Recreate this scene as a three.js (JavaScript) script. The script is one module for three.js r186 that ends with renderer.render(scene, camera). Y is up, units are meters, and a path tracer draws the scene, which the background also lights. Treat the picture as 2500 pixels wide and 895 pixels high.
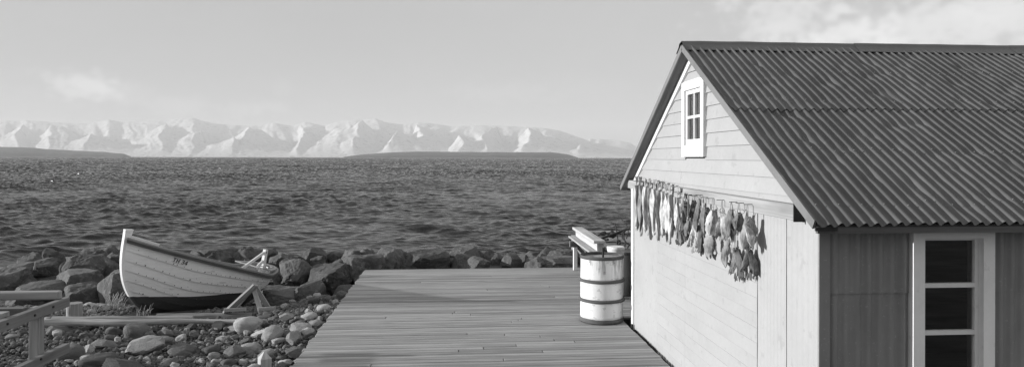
import * as THREE from 'three';
import { ImprovedNoise } from 'three/addons/math/ImprovedNoise.js';
import { ConvexGeometry } from 'three/addons/geometries/ConvexGeometry.js';
import { mergeGeometries, mergeVertices, toCreasedNormals } from 'three/addons/utils/BufferGeometryUtils.js';
import { FontLoader } from 'three/addons/loaders/FontLoader.js';
import { TextGeometry } from 'three/addons/geometries/TextGeometry.js';

// ------------------------------------------------------------------ camera, sky, sun, exposure
const scene = new THREE.Scene();
const EYE = 2.19, F = 1750, CX = 1250, CYH = 384, ROLL = 0.0022;      // metres above the deck; focal length in photo pixels
const camera = new THREE.PerspectiveCamera(2 * Math.atan(895 / 2 / F) * 180 / Math.PI, 2500 / 895, 0.1, 60000);
camera.setViewOffset(2500, 895, 0, 895 / 2 - CYH, 2500, 895);
camera.position.set(0, EYE, 0);
camera.rotation.z = ROLL;
const renderer = new THREE.WebGLRenderer({ antialias: true });
renderer.toneMapping = THREE.LinearToneMapping;
renderer.toneMappingExposure = 1.5;
renderer.shadowMap.enabled = true;

const SUN_EL = 10.8 * Math.PI / 180, SUN_AZ = -2.2 * Math.PI / 180;        // low sun at the left, almost along the side wall
const toSun = new THREE.Vector3(-Math.cos(SUN_EL) * Math.cos(SUN_AZ), Math.sin(SUN_EL), -Math.cos(SUN_EL) * Math.sin(SUN_AZ));
const sun = new THREE.DirectionalLight(0xffffff, 5.0);
sun.position.copy(toSun).multiplyScalar(60).add(new THREE.Vector3(-1, 0, -9));
sun.target.position.set(-1, 0, -9);
sun.castShadow = true;
sun.shadow.mapSize.set(4096, 4096);
Object.assign(sun.shadow.camera, { left: -16, right: 16, top: 16, bottom: -16, near: 1, far: 140 });
scene.add(sun, sun.target);

// noise helpers
const perlin = new ImprovedNoise();
const n3 = (x, y, z) => perlin.noise(x, y, z);
function fbm(x, y, z, o = 4) { let s = 0, a = 0.5, f = 1; for (let i = 0; i < o; i++) { s += a * n3(x * f, y * f, z * f); a *= 0.5; f *= 2.03; } return s; }
function rng(seed) { let a = seed >>> 0; return () => { a = (a + 0x6D2B79F5) >>> 0; let t = a; t = Math.imul(t ^ (t >>> 15), t | 1); t ^= t + Math.imul(t ^ (t >>> 7), t | 61); return ((t ^ (t >>> 14)) >>> 0) / 4294967296; }; }
const clamp = (x, a = 0, b = 1) => Math.min(b, Math.max(a, x));
const ss = (a, b, x) => { const t = clamp((x - a) / (b - a)); return t * t * (3 - 2 * t); };
const lerp = (a, b, t) => a + (b - a) * t;

{ // the sky: thin high haze with a few soft clouds, black and white like the photograph
  const W = 2048, H = 1024, data = new Float32Array(W * H * 4);
  const blobs = [ // azimuth of the picture x, elevation, half sizes (all in photo pixels), strength
    [200, 206, 74, 34, 0.27], [300, 225, 60, 26, 0.05], [440, 262, 70, 30, 0.085], [590, 268, 60, 22, 0.08], [665, 265, 40, 18, 0.09],
    [690, 218, 26, 20, 0.03], [1230, 230, 130, 30, 0.05], [1450, 215, 130, 40, 0.025], [30, 300, 90, 20, 0.04],
    [1950, 60, 190, 100, 0.21], [2250, 75, 350, 95, 0.18], [2500, 40, 300, 90, 0.12], [60, 260, 90, 80, 0.03],
  ].map(([x, y, w, h, s]) => [Math.atan((x - CX) / F), Math.atan((CYH - y) / Math.hypot(F, x - CX)), w / F, h / F, s]);
  for (let j = 0; j < H; j++) {
    const el = ((j + 0.5) / H - 0.5) * Math.PI;
    for (let i = 0; i < W; i++) {
      const th = ((i + 0.5) / W - 0.5) * 2 * Math.PI;                  // atan2(z, x)
      const dx = Math.cos(el) * Math.cos(th), dz = Math.cos(el) * Math.sin(th), dy = Math.sin(el);
      const az = Math.atan2(dx, -dz);
      let v;
      if (el <= 0) v = 0.30;
      else {
        v = 0.535 + 0.07 * Math.exp(-el / 0.06) + 0.05 * ss(0.1, 0.9, el) - 0.02 * ss(0.05, 0.2, el);
        v += 0.035 * Math.sin(clamp(az, -1.57, 1.57));                  // air a little thinner on the left
        v += 0.05 * fbm(dx * 2.2 + 5, dy * 6, dz * 2.2, 4) * ss(0.02, 0.2, el);
        const q = fbm(dx * 14, dy * 22, dz * 14, 5), q2 = fbm(dx * 70 + 3, dy * 110, dz * 70, 5);
        for (const [a, e, w, h, s] of blobs) {
          const ex = (az - a) / w, ey = (el - e) / h, r = Math.sqrt(ex * ex + ey * ey) + q * 1.0 + q2 * 1.3;
          if (r < 1.5) v += s * (1 - ss(0.2, 1.15, r)) * (0.9 + 0.7 * q2);
        }
        const high = fbm(dx * 3 + 11, dy * 7, dz * 3, 5);
        v += 0.07 * ss(0.05, 0.4, high) * ss(0.15, 0.5, el);
      }
      const k = (j * W + i) * 4;
      data[k] = data[k + 1] = data[k + 2] = v * 0.675; data[k + 3] = 1;
    }
  }
  const t = new THREE.DataTexture(data, W, H, THREE.RGBAFormat, THREE.FloatType);
  t.mapping = THREE.EquirectangularReflectionMapping; t.magFilter = t.minFilter = THREE.LinearFilter; t.needsUpdate = true;
  scene.background = t; scene.environment = t;
}
scene.fog = new THREE.FogExp2(0xffffff, 0.000075);

// ------------------------------------------------------------------ helpers
const V = (x, y, z) => new THREE.Vector3(x, y, z);
/** the point that the photograph shows at (px, py), d metres in front of the camera */
function P(px, py, d) {
  const dx = px - CX, dy = py - CYH, c = Math.cos(ROLL), s = Math.sin(ROLL), a = dx * c + dy * s, b = -dx * s + dy * c;
  return V(a / F * d, EYE - b / F * d, -d);
}
const taken = new Map();
function numbered(name) { const n = taken.get(name) ?? 0; taken.set(name, n + 1); return n ? `${name}_${String(n).padStart(3, '0')}` : name; }
function group(name, pos = [0, 0, 0], turn = 0) { const g = new THREE.Group(); g.name = numbered(name); g.position.set(...pos); g.rotation.y = turn; scene.add(g); return g; }
function tag(o, label, category, grp, kind) { if (label) o.userData.label = label; if (category) o.userData.category = category; if (grp) o.userData.group = grp; if (kind) o.userData.kind = kind; return o; }
function part(name, geo, m, parent) { const o = new THREE.Mesh(geo, m); o.name = parent ? name : numbered(name); (parent ?? scene).add(o); return o; }
function partN(name, geo, m, parent) { // children share a counter of their parent
  const c = parent.userData._c ??= {}; const n = c[name] = (c[name] ?? 0) + 1;
  const o = new THREE.Mesh(geo, m); o.name = n > 1 ? `${name}_${String(n - 1).padStart(3, '0')}` : name; parent.add(o); return o;
}

// periodic value noise for textures
function tileNoise(seed) {
  const r = rng(seed), T = new Float32Array(65536); for (let i = 0; i < 65536; i++) T[i] = r();
  return (x, y, px, py) => {
    const xi = Math.floor(x), yi = Math.floor(y), fx = x - xi, fy = y - yi, u = fx * fx * (3 - 2 * fx), v = fy * fy * (3 - 2 * fy);
    const g = (a, b) => T[((((a % px) + px) % px) * 157 + (((b % py) + py) % py) * 8191) & 65535];
    return lerp(lerp(g(xi, yi), g(xi + 1, yi), u), lerp(g(xi, yi + 1), g(xi + 1, yi + 1), u), v);
  };
}
function tex(w, h, fn, rep = 1) {
  const d = new Uint8Array(w * h * 4);
  for (let j = 0; j < h; j++) for (let i = 0; i < w; i++) { const v = clamp(fn((i + 0.5) / w, (j + 0.5) / h)) * 255, k = (j * w + i) * 4; d[k] = d[k + 1] = d[k + 2] = v; d[k + 3] = 255; }
  const t = new THREE.DataTexture(d, w, h, THREE.RGBAFormat); t.wrapS = t.wrapT = THREE.RepeatWrapping; t.magFilter = THREE.LinearFilter; t.minFilter = THREE.LinearMipmapLinearFilter; t.generateMipmaps = true; t.repeat.set(rep, rep); t.needsUpdate = true; return t;
}
function tfbm(seed) { const n = tileNoise(seed); return (u, v, fu, fv, o = 5) => { let s = 0, a = 0.5, tot = 0; for (let i = 0; i < o; i++) { s += a * n(u * fu, v * fv, fu, fv); tot += a; a *= 0.55; fu *= 2; fv *= 2; } return s / tot; }; }
const f1 = tfbm(11), f2 = tfbm(23), f3 = tfbm(37), f4 = tfbm(51);
// wood: fibres along u
const woodMap = tex(1024, 512, (u, v) => { const g = f1(u, v, 3, 64, 4), c = f2(u, v, 4, 8, 4), cr = f3(u, v, 5, 90, 3); return 0.55 + 0.6 * (g - 0.5) + 0.24 * (c - 0.5) + (cr < 0.3 ? -0.35 * (0.3 - cr) / 0.3 : 0) + 0.2; });
const woodBump = tex(1024, 512, (u, v) => { const g = f1(u, v, 3, 64, 4), cr = f3(u, v, 5, 90, 3); return 0.3 + 0.6 * g - (cr < 0.3 ? 0.5 * (0.3 - cr) / 0.3 : 0); });
const rockMap = tex(1024, 1024, (u, v) => { const a = f1(u, v, 6, 6, 6), b = f2(u, v, 3, 3, 4), s = f3(u, v, 90, 90, 2), l = f4(u, v, 14, 14, 4); return 0.62 + 0.8 * (a - 0.5) + 0.5 * (b - 0.5) + (s > 0.66 ? 0.35 * (s - 0.66) / 0.3 : 0) + (l > 0.62 ? 0.35 : 0) * ss(0.62, 0.72, l); });
const rockBump = tex(1024, 1024, (u, v) => 0.6 * f1(u, v, 12, 12, 6) + 0.4 * f2(u, v, 50, 50, 3));
const paintMap = tex(1024, 1024, (u, v) => { const a = f1(u, v, 5, 5, 6), b = f2(u, v, 60, 60, 3), c = f3(u, v, 24, 24, 4); return 0.93 + 0.16 * (a - 0.5) + 0.07 * (b - 0.5) - 0.10 * ss(0.72, 0.8, c); });
const paintBump = tex(512, 512, (u, v) => 0.5 * f1(u, v, 8, 8, 5) + 0.5 * f2(u, v, 64, 64, 3));
const metalMap = tex(1024, 1024, (u, v) => { const a = f1(u, v, 6, 6, 6), s = f3(u, v, 120, 120, 2), b = f2(u, v, 30, 8, 4); return 0.78 + 0.28 * (a - 0.5) + 0.15 * (b - 0.5) + (s > 0.82 ? 0.2 : 0); });
const fishMap = tex(512, 512, (u, v) => { const a = f1(u, v, 10, 3, 5), b = f2(u, v, 40, 8, 3), c = f3(u, v, 5, 4, 4); return 0.6 + 1.0 * (c - 0.5) + 0.7 * (a - 0.5) + 0.3 * (b - 0.5); });
const fishBump = tex(512, 512, (u, v) => f1(u, v, 20, 5, 5));
const snowMap = tex(1024, 1024, (u, v) => { const a = f1(u, v, 10, 10, 6), b = f2(u, v, 36, 36, 4); return 0.88 + 0.15 * (a - 0.5) - 0.45 * ss(0.56, 0.68, b) * ss(0.42, 0.6, a); });
const stoneMap = tex(512, 512, (u, v) => { const a = f1(u, v, 4, 4, 5), s = f3(u, v, 100, 100, 2); return 0.75 + 0.5 * (a - 0.5) + 0.4 * (s - 0.5); });

function M(g, o = {}) { const { map, bump, bs = 0.002, rough = 0.85, phys, ...rest } = o; const m = new (phys ? THREE.MeshPhysicalMaterial : THREE.MeshStandardMaterial)({ roughness: rough, side: THREE.DoubleSide, ...rest }); m.color.setRGB(g, g, g); if (map) m.map = map; if (bump) { m.bumpMap = bump; m.bumpScale = bs; } return m; }

/** uv in metres from the face's main direction; long = the axis that u follows on planks */
function triUV(geo, s = 1, long = null, ou = 0, ov = 0) {
  const g = geo.index ? geo.toNonIndexed() : geo, p = g.attributes.position, uv = new Float32Array(p.count * 2), a = V(0, 0, 0), b = V(0, 0, 0), c = V(0, 0, 0), n = V(0, 0, 0);
  for (let i = 0; i < p.count; i += 3) {
    a.fromBufferAttribute(p, i); b.fromBufferAttribute(p, i + 1); c.fromBufferAttribute(p, i + 2);
    n.copy(b).sub(a).cross(c.clone().sub(a)); const ax = Math.abs(n.x), ay = Math.abs(n.y), az = Math.abs(n.z), k = ax > ay && ax > az ? 0 : ay > az ? 1 : 2;
    [a, b, c].forEach((q, j) => {
      const xyz = [q.x, q.y, q.z]; let u, v;
      const rest = [0, 1, 2].filter((m) => m !== k);
      if (long !== null && long !== k) { u = xyz[long]; v = xyz[rest.find((m) => m !== long)] + k * 0.37; } else { u = xyz[rest[0]]; v = xyz[rest[1]]; }
      uv[(i + j) * 2] = u * s + ou; uv[(i + j) * 2 + 1] = v * s + ov;
    });
  }
  g.setAttribute('uv', new THREE.BufferAttribute(uv, 2)); return g;
}
function chamfer(w, h, d, c = 0.004) {
  const pts = []; for (const x of [-1, 1]) for (const y of [-1, 1]) for (const z of [-1, 1]) pts.push(V(x * w / 2, y * (h / 2 - c), z * (d / 2 - c)), V(x * (w / 2 - c), y * h / 2, z * (d / 2 - c)), V(x * (w / 2 - c), y * (h / 2 - c), z * d / 2));
  return new ConvexGeometry(pts);
}
/** plank with its longest side as the grain */
let plankSeed = 0;
function plank(w, h, d, c = 0.004) { const r = rng(900 + plankSeed++); const L = w >= h && w >= d ? 0 : h >= d ? 1 : 2; return triUV(chamfer(w, h, d, c), 0.55, L, r() * 7, r() * 7); }
/** a board between two points with a cross-section */
function beam(a, b, w, h, c = 0.004, up = V(0, 1, 0)) {
  const dir = b.clone().sub(a), L = dir.length(); dir.normalize();
  const side = dir.clone().cross(up).normalize(), u2 = side.clone().cross(dir).normalize();
  const g = plank(L, h, w, c); g.applyMatrix4(new THREE.Matrix4().makeBasis(dir, u2, side).setPosition(a.clone().add(b).multiplyScalar(0.5))); return g;
}
/** solid of eight corners: bottom four then top four, each ring in order */
function hex(p, s = 0.55, long = null) {
  const q = [[0, 3, 2, 1], [4, 5, 6, 7], [0, 1, 5, 4], [1, 2, 6, 5], [2, 3, 7, 6], [3, 0, 4, 7]], v = [];
  for (const [a, b, c, d] of q) for (const k of [a, b, c, a, c, d]) v.push(...p[k]);
  const g = new THREE.BufferGeometry(); g.setAttribute('position', new THREE.Float32BufferAttribute(v, 3)); g.computeVertexNormals(); const r = rng(400 + plankSeed++); return triUV(g, s, long, r() * 5, r() * 5);
}
function box(x0, x1, y0, y1, z0, z1, long = null, s = 0.55) { return hex([[x0, y0, z0], [x1, y0, z0], [x1, y0, z1], [x0, y0, z1], [x0, y1, z0], [x1, y1, z0], [x1, y1, z1], [x0, y1, z1]].map((v) => v), s, long); }
function tube(pts, r, seg = 24, rad = 7, closed = false) { return new THREE.TubeGeometry(new THREE.CatmullRomCurve3(pts, closed), seg, r, rad, closed); }
/** grid surface (nu+1) x (nv+1) from a function that returns [x,y,z,u,v] */
function grid(nu, nv, fn, closeU = false) {
  const p = [], uv = [], ix = [];
  for (let j = 0; j <= nv; j++) for (let i = 0; i <= nu; i++) { const q = fn(i / nu, j / nv); p.push(q[0], q[1], q[2]); uv.push(q[3] ?? i / nu, q[4] ?? j / nv); }
  for (let j = 0; j < nv; j++) for (let i = 0; i < nu; i++) { const a = j * (nu + 1) + i, b = a + 1, c = a + nu + 1, d = c + 1; ix.push(a, b, d, a, d, c); }
  const g = new THREE.BufferGeometry(); g.setAttribute('position', new THREE.Float32BufferAttribute(p, 3)); g.setAttribute('uv', new THREE.Float32BufferAttribute(uv, 2)); g.setIndex(ix); g.computeVertexNormals(); return g;
}

// ------------------------------------------------------------------ setting: land, sea, mountains
const SEA = -1.55;
function land(x, z) {
  const d = -z;
  let y = -0.30 + 0.06 * ss(9, 11, d) - 0.30 * ss(11.2, 13.2, d);
  y += 0.45 * ss(13.2, 15.2, d) - 2.4 * ss(15.6, 19.5, d);              // core of the boulder bank, then down into the sea
  y += 0.17 * ss(-3.9, -2.9, x + 0.08 * (d - 10)) * ss(8, 10.5, d) * (1 - ss(12.5, 13.5, d));   // shingle heaped against the deck
  y -= 0.25 * ss(-2.2, -1, x) * (1 - ss(12.5, 14, d));
  y += 0.8 * ss(-5, 3, z);
  return y + 0.05 * fbm(x * 1.1, 3, z * 1.1, 3);
}
const M_land = M(0.11, { map: rockMap, bump: rockBump, bs: 0.02, rough: 0.95 });
{
  const xs = [], zs = [];
  for (let x = -60; x < 60; x += Math.abs(x + 4) < 8 ? 0.12 : Math.abs(x) < 20 ? 0.6 : 4) xs.push(x);
  for (let z = 60; z > -24; z -= z > -6 ? 3 : z > -20 ? 0.12 : 0.6) zs.push(z);
  const g = grid(xs.length - 1, zs.length - 1, (u, v) => { const x = xs[Math.round(u * (xs.length - 1))], z = zs[Math.round(v * (zs.length - 1))]; return [x, land(x, z) - 0.02, z, x * 0.6, z * 0.6]; });
  tag(part('shore_ground', g, M_land), 'dark grey stony ground of the shore', null, null, 'structure');
}
{ // the sea: wind chop as real waves, shorter waves left out where the mesh is too coarse to carry them
  const r = rng(77), comps = [];
  for (let i = 0; i < 72; i++) {
    const L = 0.22 * Math.pow(30, i / 71) * (0.9 + 0.2 * r()), k = 2 * Math.PI / L, spread = (r() + r() + r() - 1.5) * 1.0, dir = 0.25 + spread;
    const st = L > 3.2 ? 0.017 : L > 1.1 ? 0.048 : 0.062;
    comps.push([k * Math.sin(dir), k * Math.cos(dir), st / k * (0.6 + 0.8 * r()), r() * 6.283, L, k]);
  }
  const H = EYE - SEA, ds = []; for (let d = 14.5; d < 15500;) { ds.push(d); d += Math.max(0.05, d * d / (F * H) * (d < 26 ? 1.6 : 0.5)); }
  const az = []; const lim = 0.80; for (let a = -lim; a <= lim;) { az.push(a); a += (a > -0.64 && a < 0.24) ? 0.00095 : 0.006; }
  const nu = az.length, nv = ds.length, pos = new Float32Array(nu * nv * 3), nor = new Float32Array(nu * nv * 3);
  let k = 0;
  for (let j = 0; j < nv; j++) {
    const d = ds[j], stepD = (ds[j + 1] ?? d * 1.02) - d;
    for (let i = 0; i < nu; i++, k += 3) {
      const x0 = Math.tan(az[i]) * d; let z0 = -d, y, sx, sz, hx, hz, best = -9;
      // far off, each row of vertices stands on the wave faces that are turned to the shore, as those hide the ones behind
      const tries = stepD > 2.5 ? 4 : stepD > 0.45 ? 3 : 1;
      for (let q = 0; q < tries; q++) {
        const zq = -d - (tries > 1 ? (q / tries) * Math.min(stepD, 4) : 0); let yy = 0, ax = 0, bz = 0, cx = 0, cz = 0;
        const patch = clamp(0.8 + 0.9 * n3(x0 * 0.05, 1.5, zq * 0.03), 0.45, 1.5);
        for (const [kx, kz, A, ph, L, kk] of comps) {
          if (d > 200 && L < 0.45) continue;
          const t = kx * x0 + kz * zq + ph, a = A * (L < 2.5 ? patch : 1), s = Math.sin(t), c = Math.cos(t);
          yy += a * s; ax += a * kx * c; bz += a * kz * c; if (L < 4) { cx += a * c * kx / kk; cz += a * c * kz / kk; }
        }
        if (-bz > best) { best = -bz; z0 = zq; y = yy; sx = ax; sz = bz; hx = cx; hz = cz; }
      }
      const damp = 1 - ss(1500, 8000, d) * 0.8;
      pos[k] = x0 + hx * 0.9; pos[k + 1] = SEA + y * damp; pos[k + 2] = z0 + hz * 0.9 * (d < 60 ? 1 : 0);
      const l = Math.hypot(sx, 1, sz); nor[k] = -sx / l; nor[k + 1] = 1 / l; nor[k + 2] = -sz / l;
    }
  }
  const ix = new Uint32Array((nu - 1) * (nv - 1) * 6); k = 0;
  for (let j = 0; j < nv - 1; j++) for (let i = 0; i < nu - 1; i++) { const a = j * nu + i, b = a + 1, c = a + nu, d = c + 1; ix[k++] = a; ix[k++] = b; ix[k++] = d; ix[k++] = a; ix[k++] = d; ix[k++] = c; }
  const g = new THREE.BufferGeometry(); g.setAttribute('position', new THREE.BufferAttribute(pos, 3)); g.setAttribute('normal', new THREE.BufferAttribute(nor, 3)); g.setIndex(new THREE.BufferAttribute(ix, 1));
  const m = M(0.009, { rough: 0.22, phys: true }); m.ior = 1.33;
  tag(part('sea', g, m), 'dark choppy sea water reaching to the far shore', null, null, 'structure');
}
const prof = [[-900, 300], [-500, 292], [-200, 299], [0, 297], [60, 295], [150, 302], [210, 303], [265, 294], [300, 300], [350, 297], [400, 294], [440, 290], [470, 289], [520, 303], [600, 308], [630, 307], [665, 300], [690, 305], [715, 308], [745, 298], [790, 308], [820, 299], [850, 293], [880, 293], [915, 289], [940, 299], [980, 304], [1020, 298], [1060, 302], [1100, 308], [1180, 305], [1250, 308], [1330, 312], [1370, 319], [1420, 337], [1450, 347], [1560, 368], [1700, 378], [1900, 383]];
const curve = (t, x) => { let i = 0; while (i < t.length - 2 && x > t[i + 1][0]) i++; const u = clamp((x - t[i][0]) / (t[i + 1][0] - t[i][0])); return lerp(t[i][1], t[i + 1][1], u); };
function range(name, px0, px1, D0, D1, height, m, label, nu, nv) {
  const g = grid(nu, nv, (u, v) => { const px = lerp(px0, px1, u), d = lerp(D0, D1, v), x = (px - CX) / F * d; return [x, height(px, v, d), -d, x / 1400, d / 1400]; });
  return tag(part(name, g, m), label, null, null, 'structure');
}
const M_snow = M(0.60, { map: snowMap, rough: 0.9 }), M_bare = M(0.05, { map: rockMap, rough: 0.95 });
// the main snow range: a plateau rim cut by corries, with pyramid shaped spurs that run down to the shore
const spurs = [[-420, 318, 190, 120, 0.45], [-150, 312, 130, 160, 0.5], [60, 305, 150, 60, 0.7], [130, 304, 60, 210, 0.6], [225, 326, 140, 150, 0.3], [410, 297, 170, 60, 0.8], [480, 322, 150, 40, 0.5], [595, 309, 80, 170, 0.5], [560, 336, 110, 60, 0.22], [745, 299, 50, 70, 0.85], [885, 291, 230, 70, 0.66], [868, 330, 60, 60, 0.24], [960, 318, 40, 160, 0.4], [1030, 300, 60, 150, 0.8], [1120, 330, 50, 120, 0.3], [1200, 310, 90, 60, 0.62], [1290, 314, 50, 170, 0.5], [1420, 352, 60, 120, 0.35]];
range('mountains', -900, 1900, 9800, 14500, (px, v, d) => {
  if (v <= 0) return SEA - 5;
  const A = (CYH - curve(prof, px)) / F;
  const w = px + 26 * n3(px * 0.008, v * 3, 4) + 9 * n3(px * 0.04, v * 8, 8), r2 = n3(w * 0.03 + 9, v * 1.1, 7.7), r3 = n3(w * 0.09, v * 2.5, 2.2);
  const mid = 4 * v * (1 - v);
  let a = A * (0.55 * Math.pow(v, 0.8) + 0.45 * ss(0.45, 1, v)) + A * mid * (0.14 * r2 + 0.04 * r3);
  for (const [p, y, wl, wr, vc] of spurs) {
    const run = (v - vc) * 60, dx = w - p - run * 0.5, k = 1 - Math.abs(dx) / ((dx < 0 ? wl : wr) * (1.0 + 0.6 * (1 - v)));
    if (k <= 0) continue;
    const along = v < vc ? Math.pow(v / vc, 0.85) : 1 - 0.55 * (v - vc) / (1 - vc);
    a = Math.max(a, (CYH - y) / F * (k * (0.55 + 0.45 * k)) * 1.0 * along * (1 + 0.10 * r2 + 0.04 * r3));
  }
  a += A * 0.03 * fbm(px * 0.05, v * 12, 3, 5) * Math.min(1, v * 6);
  return EYE + Math.max(-0.0005, Math.min(a, A * (0.985 + 0.015 * v))) * d;
}, M_snow, 'snow covered mountain range across the fjord', 1000, 130);
range('far_snow_peak', 1400, 1640, 15500, 17000, (px, v, d) => { if (v <= 0 || v >= 1) return SEA - 5; const A = (CYH - curve([[1400, 366], [1440, 339], [1462, 338], [1500, 341], [1530, 345], [1560, 360], [1600, 372], [1640, 383]], px)) / F; return EYE + A * Math.sin(v * Math.PI) * d * (1 + 0.12 * n3(px * 0.06, v * 2, 1)); }, M_snow, 'bright snowy peak farther off behind the range, next to the shed roof', 120, 40);
range('headland', -500, 318, 4300, 5200, (px, v, d) => { if (v <= 0 || v >= 1) return SEA - 5; const A = (CYH - curve([[-500, 340], [0, 361], [60, 362], [110, 366], [170, 369], [250, 373], [300, 377], [318, 383.5]], px)) / F; return EYE + (A * Math.pow(Math.sin(v * Math.PI), 0.6) + 0.0006 * n3(px * 0.03, v * 4, 2) * ss(318, 280, px)) * d; }, M_bare, 'low dark headland at the left under the mountains', 160, 24);
range('low_island', 838, 1412, 4600, 5600, (px, v, d) => { if (v <= 0 || v >= 1) return SEA - 5; const A = (CYH - curve([[838, 383.8], [870, 379], [940, 373], [1020, 370], [1150, 371], [1300, 371.5], [1345, 371], [1385, 376], [1412, 384]], px)) / F; return EYE + (A * Math.pow(Math.sin(v * Math.PI), 0.6) + 0.0004 * n3(px * 0.04, v * 4, 5) * ss(838, 900, px) * ss(1412, 1380, px)) * d; }, M_bare, 'long low dark island lying in front of the mountains', 160, 24);

// ------------------------------------------------------------------ the shed
const TH = 4.6 * Math.PI / 180, HW = 4.79, RZ = HW / 2, RIDGE = 3.314, TP = 0.575, PHI = Math.atan(TP), HL = 6.0;
const FAR = V(1.60, 0, -9.39);                                        // foot of its far corner
const shed = group('boat_shed', FAR.toArray(), TH);                   // own x along the ridge, z towards the camera side
tag(shed, 'pale boarded shed with dark corrugated iron roof on the right', 'shed');
const M_white = M(0.385, { map: paintMap, bump: paintBump, bs: 0.002, rough: 0.6 }), M_white2 = M(0.37, { map: paintMap, bump: paintBump, bs: 0.002, rough: 0.65 });
const M_trim = M(0.74, { map: paintMap, bump: woodBump, bs: 0.0015, rough: 0.5 });
const M_trimOld = M(0.86, { map: paintMap, bump: woodBump, bs: 0.003, rough: 0.6 });
const M_roof = M(0.125, { map: metalMap, bump: paintBump, bs: 0.003, rough: 0.55 }), M_roof2 = M(0.115, { map: metalMap, bump: paintBump, bs: 0.003, rough: 0.6 });
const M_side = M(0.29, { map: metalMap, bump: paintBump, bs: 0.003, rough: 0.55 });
const M_soffit = M(0.17, { map: woodMap, bump: woodBump, bs: 0.002 });
const M_inside = M(0.10, { map: woodMap });
const M_glass = new THREE.MeshPhysicalMaterial({ color: 0xffffff, transmission: 1, thickness: 0, roughness: 0.02, ior: 1.5, side: THREE.DoubleSide });
const M_old = M(0.40, { map: woodMap, bump: woodBump, bs: 0.006, rough: 0.9 }), M_iron = M(0.045, { map: rockMap, rough: 0.7, metalness: 0.3 });
const roofUnder = (z) => RIDGE - 0.075 - TP * Math.abs(z - RZ);

// inner shell, thick enough that light enters by the windows only
const WG = { z0: 2.435 - 0.235, z1: 2.435 + 0.235, y0: 2.31, y1: 2.86 };   // opening of the gable window
const WS = { x0: 0.675, x1: 1.075, y0: 0.42, y1: 1.675 };               // opening of the side window
{
  const sh = new THREE.Shape([[0.06, -0.5], [HW - 0.06, -0.5], [HW - 0.06, roofUnder(HW - 0.06) - 0.05], [RZ, roofUnder(RZ) - 0.05], [0.06, roofUnder(0.06) - 0.05]].map(([a, b]) => new THREE.Vector2(a, b)));
  const hole = new THREE.Path([[WG.z0, WG.y0], [WG.z1, WG.y0], [WG.z1, WG.y1], [WG.z0, WG.y1]].map(([a, b]) => new THREE.Vector2(a, b))); sh.holes.push(hole);
  const g = new THREE.ExtrudeGeometry(sh, { depth: 0.07, bevelEnabled: false }); g.rotateY(-Math.PI / 2); g.translate(0.09, 0, 0);   // shape x becomes z
  part('gable_wall_core', triUV(g, 0.5), M_inside, shed);
  const s2 = new THREE.Shape([[0.1, -0.5], [HL, -0.5], [HL, 1.74], [0.1, 1.74]].map(([a, b]) => new THREE.Vector2(a, b)));
  s2.holes.push(new THREE.Path([[WS.x0, WS.y0], [WS.x1, WS.y0], [WS.x1, WS.y1], [WS.x0, WS.y1]].map(([a, b]) => new THREE.Vector2(a, b))));
  const g2 = new THREE.ExtrudeGeometry(s2, { depth: 0.07, bevelEnabled: false }); g2.translate(0, 0, HW - 0.09);
  part('side_wall_core', triUV(g2, 0.5), M_inside, shed);
  part('sea_side_wall', box(0.1, HL, -0.5, 1.74, 0.02, 0.09), M_inside, shed);
  const g3 = new THREE.ExtrudeGeometry(new THREE.Shape([[0.1, -0.5], [HW - 0.1, -0.5], [HW - 0.1, 1.7], [RZ, roofUnder(RZ) - 0.06], [0.1, 1.7]].map(([a, b]) => new THREE.Vector2(a, b))), { depth: 0.07, bevelEnabled: false }); g3.rotateY(-Math.PI / 2); g3.translate(HL - 0.02, 0, 0);
  part('rear_gable_wall', triUV(g3, 0.5), M_inside, shed);
  part('inner_floor', box(0.1, HL - 0.1, -0.5, -0.42, 0.1, HW - 0.1), M_inside, shed);
  part('foundation', box(0.03, HL, -0.75, -0.505, 0.03, HW - 0.03), M(0.2, { map: rockMap }), shed);
}
// gable: weatherboards above the rail
{
  const bh = 0.124; let row = 0;
  for (let y = 1.80; y < RIDGE - 0.12; y += bh, row++) {
    const y1 = Math.min(y + bh + 0.012, RIDGE - 0.1), lim = (yy) => Math.max(0.0, (RIDGE - 0.082 - yy) / TP);
    const half0 = Math.min(RZ - 0.02, lim(y)), half1 = Math.min(RZ - 0.02, lim(y1)); if (half0 < 0.04) break;
    const cut = (za, zb, ya, yb) => [Math.max(za, -1e9), zb];
    const piece = (a0, b0, a1, b1) => { if (b0 - a0 < 0.02) return; const lo = 0.0195 + 0.002 * ((row * 7) % 3), hi = 0.006;
      partN('weatherboard', hex([[-lo, y, a0], [0.018, y, a0], [0.018, y, b0], [-lo, y, b0], [-hi, y1, a1], [0.018, y1, a1], [0.018, y1, b1], [-hi, y1, b1]], 0.55, 2), row % 3 ? M_white : M_white2, shed); };
    const inWin = y1 > WG.y0 - 0.06 && y < WG.y1 + 0.02;
    if (inWin) { piece(RZ - half0, Math.max(RZ - half0, WG.z0 - 0.05), RZ - half1, Math.max(RZ - half1, WG.z0 - 0.05)); piece(Math.min(RZ + half0, WG.z1 + 0.05), RZ + half0, Math.min(RZ + half1, WG.z1 + 0.05), RZ + half1); }
    else if (row === 3 || row === 1) { const j = RZ - 0.9 + row * 0.5; piece(RZ - half0, j - 0.0015, RZ - half1, j - 0.0015); piece(j + 0.0015, RZ + half0, j + 0.0015, RZ + half1); }
    else piece(RZ - half0, RZ + half0, RZ - half1, RZ + half1);
  }
}
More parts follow.
